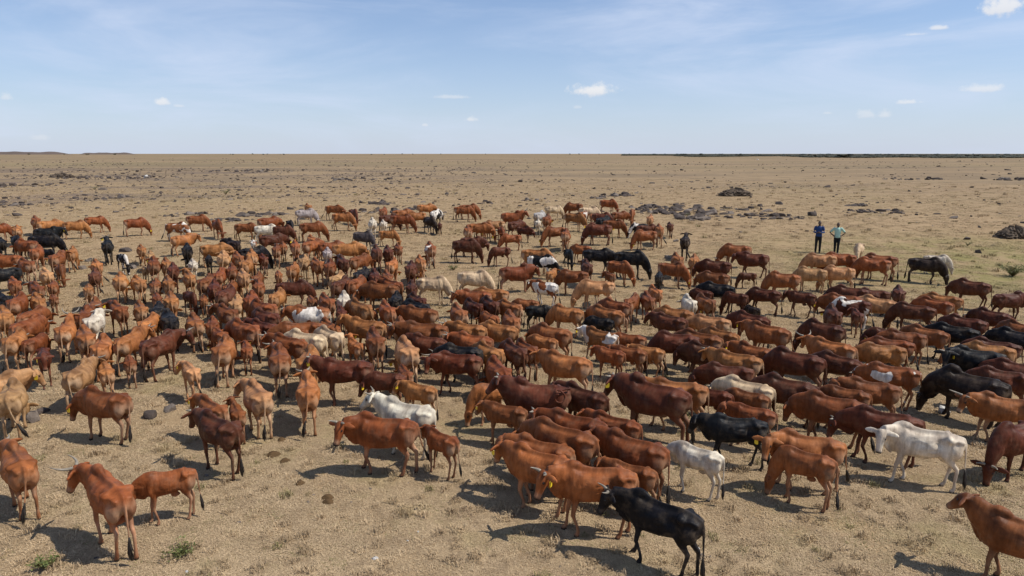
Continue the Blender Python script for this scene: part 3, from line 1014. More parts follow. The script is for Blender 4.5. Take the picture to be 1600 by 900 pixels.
def mk_rocks():
    dark = mk_rock_mat('basalt', (.098, .075, .062), (.050, .040, .035), (.17, .14, .11))
    grey = mk_rock_mat('grey_stone', (.185, .150, .122), (.12, .095, .078), (.26, .22, .18))
    pale = mk_rock_mat('pale_stone', (.62, .60, .56), (.50, .47, .43), (.70, .68, .64))
    MD = [rock_mesh(40 + i, dark) for i in range(7)]
    MG = [rock_mesh(60 + i, grey) for i in range(4)]
    MP = [rock_mesh(80 + i, pale) for i in range(3)]
    rnd = random.Random(77)
    for (x, y, hw, hd, n, size, label) in OUTCROPS:
        root = bpy.data.objects.new('rock_outcrop', None)
        SC.collection.objects.link(root)
        root.location = (x, y, gz(x, y))
        tag(root, label, 'rock outcrop', 'rock outcrops on the plain')
        for k in range(n):
            t = rnd.uniform(0, 6.283)
            q = math.sqrt(rnd.random())
            dx, dy = hw * q * math.cos(t), hd * q * math.sin(t)
            s = size * rnd.uniform(.45, 1.25) * (1.15 - .4 * q)
            c = link('rock', rnd.choice(MD if rnd.random() < .78 else MG), root)
            c.location = (dx, dy, gz(x + dx, y + dy) - root.location.z - .10 * s)
            c.rotation_euler = (rnd.uniform(-.3, .3), rnd.uniform(-.3, .3), rnd.uniform(0, 6.28))
            c.scale = (s * rnd.uniform(.8, 1.3), s * rnd.uniform(.8, 1.2), s * rnd.uniform(.6, 1.25))
    for (x, y, s, kind, label) in ROCKS:
        ms = {'d': MD, 'g': MG, 'p': MP}[kind]
        me = ms[rnd.randrange(len(ms))]
        o = link('stone' if s < .3 else 'rock', me)
        o.location = (x, y, gz(x, y) - .05 * s)
        o.rotation_euler = (0, 0, rnd.uniform(0, 6.28))
        o.scale = (s * rnd.uniform(.95, 1.2), s, s * rnd.uniform(1.1, 1.5))
        tag(o, label, 'stone' if s < .3 else 'rock', 'loose stones on the plain')
    # countless smaller stones, in drifts over the rocky ground behind the herd
    rg = np.random.default_rng(9)
    cx, cy, cr = [], [], []
    for _ in range(330):
        r = 62 * (620 / 62) ** rg.random()
        a = rg.uniform(-R(44), R(44))
        # rockier towards the left, as the ground there is broken
        if rg.random() > .85 - .6 * smooth01((a + R(10)) / R(40)):
            continue
        m = int(rg.integers(4, 34))
        w = rg.uniform(1.5, 7) * (1 + r / 90)
        cx.append(r * np.sin(a) + rg.normal(0, 1, m) * w)
        cy.append(r * np.cos(a) + rg.normal(0, 1, m) * w * .55)
    for _ in range(120):                              # the broken ground on the left, a hundred metres and more away
        r = 88 * (250 / 88) ** rg.random()
        a = rg.uniform(-R(44), -R(2))
        m = int(rg.integers(8, 46))
        w = rg.uniform(1.2, 5) * (1 + r / 90)
        cx.append(r * np.sin(a) + rg.normal(0, 1, m) * w)
        cy.append(r * np.cos(a) + rg.normal(0, 1, m) * w * .4)
    N = 800
    r = 46 * (900 / 46) ** rg.random(N)
    a = rg.uniform(-R(44), R(44), N)
    cx.append(r * np.sin(a))
    cy.append(r * np.cos(a))
    x, y = np.concatenate(cx), np.concatenate(cy)
    r = np.hypot(x, y)
    keep = r > 44
    x, y, r = x[keep], y[keep], r[keep]
    n = len(x)
    s = np.clip(rg.lognormal(-1.75, .55, n) * (1 + r / 170), .06, 1.6)
    pts = np.stack([x, y, ground_z(x, y) - .05 * s], 1)
    rot = np.stack([rg.uniform(-.25, .25, n), rg.uniform(-.25, .25, n), rg.uniform(0, 6.28, n)], 1)
    scatter('scattered_stones', pts, np.stack([s * rg.uniform(.9, 1.5, n), s, s * rg.uniform(.5, 1.15, n)], 1), rot, rg.integers(0, 9, n), MD + MG[:2], 'dark stones strewn over the far plain', 'stones')
    # pebbles and crumbs of soil in front
    N = 900
    r = 7 * (45 / 7) ** rg.random(N)
    a = rg.uniform(-R(41), R(41), N)
    x, y = r * np.sin(a), r * np.cos(a)
    s = np.clip(rg.lognormal(-3.3, .5, N), .015, .14)
    rot = np.stack([np.zeros(N), np.zeros(N), rg.uniform(0, 6.28, N)], 1)
    scatter('pebbles', np.stack([x, y, ground_z(x, y)], 1), np.stack([s, s, s * .7], 1), rot, rg.integers(0, 7, N), MG + MD[:3], 'small pebbles lying between the grass', 'pebbles')


# ------------------------------------------------------------------ dung, mounds, weeds, far bush
def mk_small():
    rnd = random.Random(4)
    dm = simple('dung', (.105, .062, .028), .85, .15, .6, 9)
    bm = bmesh.new()
    for k, (r, z, h) in enumerate(((.14, .0, .035), (.115, .03, .03), (.08, .055, .028))):
        nseg = 16
        ring0, ring1 = [], []
        for i in range(nseg):
            a = 6.283 * i / nseg
            q = r * (1 + .10 * math.sin(3 * a + k) + rnd.uniform(-.05, .05))
            ring0.append(bm.verts.new((q * math.cos(a), q * math.sin(a), z)))
            ring1.append(bm.verts.new((q * .8 * math.cos(a), q * .8 * math.sin(a), z + h)))
        c = bm.verts.new((0, 0, z + h * .8))
        for i in range(nseg):
            j = (i + 1) % nseg
            bm.faces.new((ring0[i], ring0[j], ring1[j], ring1[i]))
            bm.faces.new((ring1[i], ring1[j], c))
    me = finish(bm, 'dung_pat', dm)
    for (x, y, s, label) in DUNG:
        o = link('dung_pat', me)
        o.location = (x, y, gz(x, y))
        o.rotation_euler = (0, 0, rnd.uniform(0, 6.28))
        o.scale = (s * 1.15, s, s)
        tag(o, label, 'dung', 'dung pats in the open foreground')
    # mounds
    mm = mk_rock_mat('mound_earth', (.125, .092, .064), (.080, .060, .044), (.18, .14, .09))
    for (x, y, w, h, label) in MOUNDS:
        bm = bmesh.new()
        n, rings = 44, 14
        prev = None
        for k in range(rings):
            t = k / (rings - 1)
            ring = []
            for i in range(n):
                a = 6.283 * i / n
                q = w * math.sqrt(max(0, 1 - t ** 1.7)) * (1 + .13 * math.sin(2 * a + 1) + .09 * math.sin(5 * a + 3 * t) + rnd.uniform(-.16, .16)) + .02
                ring.append(bm.verts.new((q * math.cos(a), q * .8 * math.sin(a), h * t * (1 + .12 * math.sin(3 * a + 2) + rnd.uniform(-.2, .2)) - .03)))
            if prev:
                for i in range(n):
                    bm.faces.new((prev[i], prev[(i + 1) % n], ring[(i + 1) % n], ring[i]))
            prev = ring
        bm.faces.new(prev)
        o = link('earth_mound', finish(bm, 'earth_mound', mm, False))
        o.location = (x, y, gz(x, y))
        tag(o, label, 'mound')
    # green weeds: stems with leaves
    gm, nt, b = mat('weed_leaf')
    oi = nd(nt, 'ShaderNodeObjectInfo')
    tc = nd(nt, 'ShaderNodeTexCoord')
    nn = noise(nt, tc.outputs['Object'], 9, 3)
    lk(nt, mixc(nt, ramp(nt, nn.outputs[0], .35, .7), (.085, .115, .025), (.20, .19, .06)), b.inputs['Base Color'])
    b.inputs['Roughness'].default_value = .6
    sm = simple('weed_stem', (.14, .11, .05), .8, .2)
    for (x, y, w, h, nst, label) in WEEDS:
        root = bpy.data.objects.new('weed_plant', None)
        SC.collection.objects.link(root)
        root.location = (x, y, gz(x, y))
        tag(root, label, 'plant', 'green weeds on the plain')
        bs, bl = bmesh.new(), bmesh.new()
        for _ in range(nst):
            a = rnd.uniform(0, 6.283)
            ln = w * rnd.uniform(.4, 1)
            hh = h * rnd.uniform(.5, 1)
            P = [Vector((0, 0, 0)), Vector((math.cos(a) * ln * .4, math.sin(a) * ln * .4, hh * .6)), Vector((math.cos(a) * ln, math.sin(a) * ln, hh))]
            tube(bs, P, [.006 + .006 * h, .005 + .004 * h, .002], 5, side=(.3, .9, .1))
            for k in range(9):
                t = rnd.uniform(.25, 1)
                p = P[0].lerp(P[1], t * 2) if t < .5 else P[1].lerp(P[2], t * 2 - 1)
                d = Vector((rnd.gauss(0, 1), rnd.gauss(0, 1), rnd.uniform(0, .9))).normalized()
                L = rnd.uniform(.04, .09) * (.6 + h)
                s = d.cross(Vector((rnd.gauss(0, 1), rnd.gauss(0, 1), rnd.gauss(0, 1)))).normalized() * L * .22
                v = [bl.verts.new(p), bl.verts.new(p + d * L * .5 + s), bl.verts.new(p + d * L), bl.verts.new(p + d * L * .5 - s)]
                bl.faces.new(v)
        link('stems', finish(bs, 'stems', sm), root)
        lv = link('foliage', finish(bl, 'foliage', gm, False), root)
    # bushland on the horizon (right) and sparse far trees
    fm, nt, b = mat('far_bush')
    oi = nd(nt, 'ShaderNodeObjectInfo')
    lk(nt, mixc(nt, ramp(nt, oi.outputs['Random'], 0, 1), (.030, .036, .022), (.055, .055, .035)), b.inputs['Base Color'])
    b.inputs['Roughness'].default_value = .9
    src = []
    for k in range(5):
        bm = bmesh.new()
        rr = random.Random(100 + k)
        for _ in range(9):
            c = Vector((rr.uniform(-.6, .6), rr.uniform(-.6, .6), rr.uniform(.25, .8)))
            bmesh.ops.create_icosphere(bm, subdivisions=1, radius=rr.uniform(.22, .42), matrix=Matrix.Translation(c) @ Matrix.Diagonal((1.2, 1.2, .8, 1)))
        for v in bm.verts:
            v.co += Vector((rr.uniform(-.08, .08), rr.uniform(-.08, .08), rr.uniform(-.08, .08)))
        tube(bm, [(0, 0, -.1), (.03, 0, .4)], [.05, .04], 5, side=(0, 1, 0))
        src.append(finish(bm, 'bush', fm, False))
    rg = np.random.default_rng(21)
    N = 17000
    r = 1000 * (6500 / 1000) ** rg.random(N)
    a = rg.uniform(R(9), R(50), N)
    edge = 1000 + 700 * np.clip((R(24) - a) / R(15), 0, 1) + 220 * np.sin(a * 40)
    keep = r > edge
    x, y, r = (r * np.sin(a))[keep], (r * np.cos(a))[keep], r[keep]
    n = len(x)
    h = rg.uniform(1.4, 2.7, n) * np.where(rg.random(n) < .012, 2.2, 1)
    w = h * rg.uniform(1.2, 2.6, n)
    rot = np.stack([np.zeros(n), np.zeros(n), rg.uniform(0, 6.28, n)], 1)
    scatter('bushland', np.stack([x, y, ground_z(x, y) - .2], 1), np.stack([w, w, h], 1), rot, rg.integers(0, 5, n), src, 'dark band of distant bush along the horizon on the right', 'bush')
    N = 26
    r = rg.uniform(3000, 5500, N)
    a = rg.uniform(-R(40), R(9), N)
    x, y = r * np.sin(a), r * np.cos(a)
    h = rg.uniform(3.5, 7, N)
    rot = np.stack([np.zeros(N), np.zeros(N), rg.uniform(0, 6.28, N)], 1)
    scatter('treeline', np.stack([x, y, ground_z(x, y) - .2], 1), np.stack([h, h, h], 1), rot, rg.integers(0, 5, N), src, 'sparse far trees dotting the left horizon', 'trees')
    # low mesas on the left horizon
    hm = simple('hill_earth', (.13, .10, .085), .95, .05, .3, .004)
    for k, (a0, a1, h) in enumerate(((-38.5, -32.2, 17.0), (-31.9, -28.3, 12.0), (-46.0, -39.0, 14.0))):
        bm = bmesh.new()
        n = 40
        rows = []
        for i in range(n + 1):
            t = i / n
            a = R(a0 + (a1 - a0) * t)
            e = min(1, t * 9, (1 - t) * 6)
            hh = h * e * (1 + .10 * math.sin(t * 17 + k) + .05 * math.sin(t * 43))
            rows.append([bm.verts.new((d * math.sin(a), d * math.cos(a), z)) for d, z in ((5000, -1), (5120, hh * .8), (5200, hh), (5600, hh), (5900, -1))])
        for i in range(n):
            for j in range(4):
                bm.faces.new((rows[i][j], rows[i + 1][j], rows[i + 1][j + 1], rows[i][j + 1]))
        o = link('hill', finish(bm, 'hill', hm))
        tag(o, None, None, None, 'structure')
# ------------------------------------------------------------------ two herders
def person_meshes(pose):
    """all in metres, facing -Y, feet on z=0; height 1.78"""
    lx = .10 if pose == 'apart' else .075
    fy = (-.03, .05) if pose == 'apart' else (0, .02)
    hip = [Vector((s * .088, 0, .93)) for s in (-1, 1)]
    knee = [Vector((s * (.088 + lx) / 2 + s * .005, fy[i] * .4 - .015, .50)) for i, s in enumerate((-1, 1))]
    ank = [Vector((s * lx * 1.05, fy[i], .085)) for i, s in enumerate((-1, 1))]
    sh = [Vector((s * .185, 0, 1.45)) for s in (-1, 1)]
    if pose == 'apart':      # hands together in front of the stomach
        el = [Vector((s * .27, -.02, 1.17)) for s in (-1, 1)]
        wr = [Vector((s * .075, -.22, 1.16)) for s in (-1, 1)]
        hd = [Vector((-s * .75, -.55, .05)).normalized() for s in (-1, 1)]
    else:                    # hands on the hips, elbows out
        el = [Vector((s * .40, .07, 1.20)) for s in (-1, 1)]
        wr = [Vector((s * .205, -.03, 1.045)) for s in (-1, 1)]
        hd = [Vector((-s * .35, -.75, -.45)).normalized() for s in (-1, 1)]
    # skin
    bm = bmesh.new()
    tube(bm, [(0, .015, .88), (0, .005, 1.0), (0, 0, 1.12), (0, -.005, 1.28), (0, 0, 1.42), (0, .01, 1.49)], [(.145, .085), (.15, .092), (.13, .082), (.155, .095), (.165, .085), (.07, .055)], 14, side=(1, 0, 0))
    tube(bm, [(0, .015, 1.44), (0, .0, 1.52), (0, -.005, 1.60)], [.062, .054, .056], 10, side=(1, 0, 0))
    tube(bm, [(0, -.02, 1.545), (0, -.022, 1.575), (0, -.012, 1.62), (0, 0, 1.67), (0, .008, 1.72), (0, .008, 1.76), (0, .005, 1.785)],
         [(.035, .05), (.053, .075), (.066, .09), (.074, .098), (.073, .098), (.058, .078), (.022, .03)], 14, side=(1, 0, 0))
    blob(bm, (0, -.105, 1.645), (.017, .02, .022))
    blob(bm, (0, -.092, 1.60), (.028, .014, .012))
    blob(bm, (0, -.085, 1.685), (.05, .014, .012))
    for s in (-1, 1):
        blob(bm, (s * .076, .01, 1.655), (.012, .02, .032))
    for i, s in enumerate((-1, 1)):
        tube(bm, [sh[i] - Vector((s * .04, 0, -.01)), sh[i], sh[i].lerp(el[i], .5), el[i], el[i].lerp(wr[i], .35), wr[i]], [.055, .055, .047, .040, .039, .026], 10, side=(0, .3, 1))
        h = hd[i]
        sd = h.cross(Vector((0, 0, 1))).normalized()
        up = sd.cross(h)
        p0 = wr[i]
        tube(bm, [p0, p0 + h * .04, p0 + h * .09], [(.026, .02), (.040, .017), (.042, .015)], 10, side=up)
        for k, (o, ln) in enumerate(((.030, .068), (.010, .078), (-.010, .072), (-.029, .056))):
            b0 = p0 + h * .085 + up * o
            b1 = b0 + h * ln * .5 - sd * .012 * (1 if s > 0 else -1)
            b2 = b1 + h * ln * .38 - sd * .022 * (1 if s > 0 else -1)
            tube(bm, [b0 - h * .01, b0, b1, b2], [.009, .0095, .0088, .007], 7, side=up)
        t0 = p0 + h * .025 + up * .03
        tube(bm, [t0, t0 + h * .03 + up * .025, t0 + h * .062 + up * .03], [.012, .011, .008], 7, side=sd)
        tube(bm, [hip[i], hip[i].lerp(knee[i], .5), knee[i], knee[i].lerp(ank[i], .35), ank[i], ank[i] + Vector((0, -.02, -.06))], [.078, .07, .05, .052, .034, .036], 10, side=(1, 0, 0))
    body = fuse(bm, .0085, 2, 9000, 'body')
    # shirt
    bm = bmesh.new()
    tube(bm, [(0, .012, .93), (0, .008, .98), (0, 0, 1.12), (0, -.005, 1.28), (0, 0, 1.42), (0, .008, 1.485), (0, .006, 1.515)], [(.172, .118), (.172, .117), (.152, .105), (.178, .116), (.186, .104), (.10, .08), (.068, .064)], 18, side=(1, 0, 0))
    cut = 1.0 if pose == 'apart' else .80
    for i, s in enumerate((-1, 1)):
        P = [sh[i] - Vector((s * .06, 0, -.01)), sh[i], sh[i].lerp(el[i], .55), sh[i].lerp(el[i], cut)]
        rr = [.072, .072, .066, .064 if pose != 'apart' else .054]
        if pose == 'apart':
            P += [el[i].lerp(wr[i], .45), el[i].lerp(wr[i], .88)]
            rr += [.050, .041]
        tube(bm, P, rr, 12, side=(0, .3, 1))
    shirt = fuse(bm, .013, 2, 4000, 'shirt')
    bm = bmesh.new()
    tube(bm, [(0, .01, .84), (0, .012, .92), (0, .01, 1.0)], [(.155, .105), (.168, .114), (.158, .104)], 16, side=(1, 0, 0))
    for i, s in enumerate((-1, 1)):
        tube(bm, [hip[i], hip[i].lerp(knee[i], .5), knee[i], knee[i].lerp(ank[i], .5), ank[i] + Vector((0, 0, -.02))], [.094, .086, .068, .063, .058], 12, side=(1, 0, 0))
    trousers = fuse(bm, .013, 2, 4000, 'trousers')
    shoes = []
    for i, s in enumerate((-1, 1)):
        a = ank[i]
        bm = bmesh.new()
        tube(bm, [a + Vector((0, .06, -.045)), a + Vector((0, .03, -.035)), a + Vector((0, -.06, -.05)), a + Vector((s * .01, -.14, -.06)), a + Vector((s * .012, -.19, -.065))], [(.03, .04), (.04, .05), (.043, .035), (.045, .026), (.02, .018)], 12, side=(1, 0, 0))
        shoes.append(finish(bm, 'shoe', MAT['shoe']))
    bm = bmesh.new()
    tube(bm, [(0, .035, 1.665), (0, .02, 1.70), (0, .012, 1.74), (0, .008, 1.775), (0, .006, 1.793)], [(.077, .078), (.0785, .096), (.071, .092), (.045, .06), (.012, .016)], 16, side=(1, 0, 0))
    hair = finish(bm, 'hair', MAT['hair'])
    return body, shirt, trousers, shoes, hair


def cloth(name, col, rough=.8):
    m, nt, b = mat(name)
    tc = nd(nt, 'ShaderNodeTexCoord')
    n = noise(nt, tc.outputs['Object'], 7, 4)
    lk(nt, mixc(nt, ramp(nt, n.outputs[0], .35, .7, 0, .4), col, tuple(c * .6 for c in col)), b.inputs['Base Color'])
    b.inputs['Roughness'].default_value = rough
    b.inputs['Specular IOR Level'].default_value = .2
    bp = nd(nt, 'ShaderNodeBump')
    bp.inputs['Strength'].default_value = .6
    bp.inputs['Distance'].default_value = .03
    lk(nt, n.outputs[0], bp.inputs['Height'])
    lk(nt, bp.outputs[0], b.inputs['Normal'])
    return m


def mk_people():
    skin = simple('skin', (.062, .030, .019), .45, .45, .25, 10)
    MAT['hair'] = simple('hair', (.012, .010, .009), .8, .2)
    MAT['shoe'] = simple('shoe', (.06, .05, .045), .6, .3)
    phone = simple('phone_case', (.02, .02, .022), .25, .5, .1)
    for (x, y, rz, pose, s, sc, tc_, label) in PEOPLE:
        body, shirt, trousers, shoes, hair = person_meshes(pose)
        for me, m in ((body, skin), (shirt, cloth('shirt_' + pose, sc)), (trousers, cloth('trousers_' + pose, tc_))):
            me.materials.clear()
            me.materials.append(m)
        root = link('person', body)
        root.location = (x, y, gz(x, y))
        root.rotation_euler = (0, 0, R(rz))
        root.scale = (s, s, s)
        tag(root, label, 'person', 'people watching the herd')
        for nm, me in (('shirt', shirt), ('trousers', trousers), ('shoe', shoes[0]), ('shoe', shoes[1]), ('hair', hair)):
            link(nm, me, root)
# ------------------------------------------------------------------ the herd, measured
VARIANTS = [
    ('cow', 'up', -16, (-0.10, 0.07, 0.02, 0.06), 0.0),
    ('thin', 'level', 38, (0.12, -0.12, -0.11, 0.08), 0.0),
    ('calf', 'low', 0, (-0.09, 0.09, 0.06, -0.05), -0.2),
    ('calf', 'level', 0, (-0.15, 0.15, 0.12, -0.15), 0.2),
    ('cow', 'level', 16, (0.12, -0.12, -0.11, 0.07), 0.2),
    ('cow', 'level', -16, (-0.14, -0.12, 0.03, 0.06), 0.2),
    ('calf', 'graze', 0, (-0.10, 0.03, -0.02, -0.05), -0.4),
    ('cow', 'level', 66, (0.12, -0.12, -0.12, 0.12), -0.4),
    ('thin', 'low', 16, (0.10, -0.10, -0.07, 0.10), 0.0),
    ('thin', 'level', 66, (-0.13, 0.13, 0.07, -0.08), 0.1),
    ('cow', 'graze', -16, (-0.07, 0.07, 0.03, -0.05), -0.4),
    ('calf', 'level', 16, (-0.03, 0.13, 0.08, 0.11), 0.1),
    ('thin', 'level', 0, (-0.01, -0.06, 0.13, -0.09), 0.0),
    ('thin', 'level', -16, (0.15, -0.15, -0.14, 0.08), -0.1),
    ('thin', 'level', 16, (0.15, -0.15, -0.12, 0.09), -0.1),
    ('thin', 'low', 0, (-0.12, 0.12, 0.07, -0.08), 0.5),
    ('cow', 'low', -16, (-0.09, 0.09, 0.08, -0.07), 0.5),
    ('cow', 'level', 38, (0.11, -0.11, -0.07, 0.10), 0.1),
    ('calf', 'up', 16, (-0.16, 0.16, 0.09, -0.15), 0.5),
    ('cow', 'low', 16, (0.04, 0.06, 0.15, 0.01), 0.2),
    ('bull', 'level', 0, (0.09, -0.00, -0.13, -0.14), -0.1),
    ('bull', 'up', 0, (-0.13, 0.13, 0.12, -0.09), 99.0),
    ('calf', 'low', 16, (-0.10, -0.12, -0.14, 0.09), 0.0),
    ('cow', 'low', 0, (0.11, -0.11, -0.11, 0.07), 0.0),
    ('bull', 'graze', 0, (-0.07, 0.07, 0.06, -0.05), -0.2),
    ('thin', 'low', -16, (0.02, 0.13, 0.15, 0.08), -0.4),
    ('thin', 'up', 0, (-0.12, -0.06, -0.12, 0.01), -0.4),
    ('cow', 'graze', 0, (-0.10, -0.09, -0.11, -0.08), 0.2),
    ('calf', 'level', 38, (-0.12, -0.12, -0.11, 0.02), -0.2),
    ('cow', 'level', -38, (-0.09, 0.09, 0.05, -0.08), 0.1),
    ('thin', 'level', -38, (0.09, -0.09, -0.05, 0.05), -0.4),
    ('cow', 'graze', 16, (0.07, -0.07, -0.06, 0.06), -0.1),
    ('thin', 'graze', 16, (-0.09, 0.09, 0.05, -0.06), -0.1),
    ('thin', 'level', -66, (-0.07, 0.11, 0.01, -0.05), 0.0),
    ('thin', 'graze', 0, (-0.01, -0.03, -0.01, 0.04), -0.2),
    ('cow', 'level', 0, (-0.12, 0.12, 0.12, -0.10), -0.1),
    ('calf', 'graze', 16, (-0.06, 0.06, 0.05, -0.05), -0.2),
    ('cow', 'up', 0, (-0.10, 0.10, 0.07, -0.07), 0.0),
    ('thin', 'up', -16, (0.15, -0.15, -0.08, 0.10), -0.2),
    ('thin', 'graze', -16, (-0.07, 0.07, 0.04, -0.05), -0.2),
    ('bull', 'up', 0, (0.15, -0.15, -0.14, 0.11), 0.0),
]
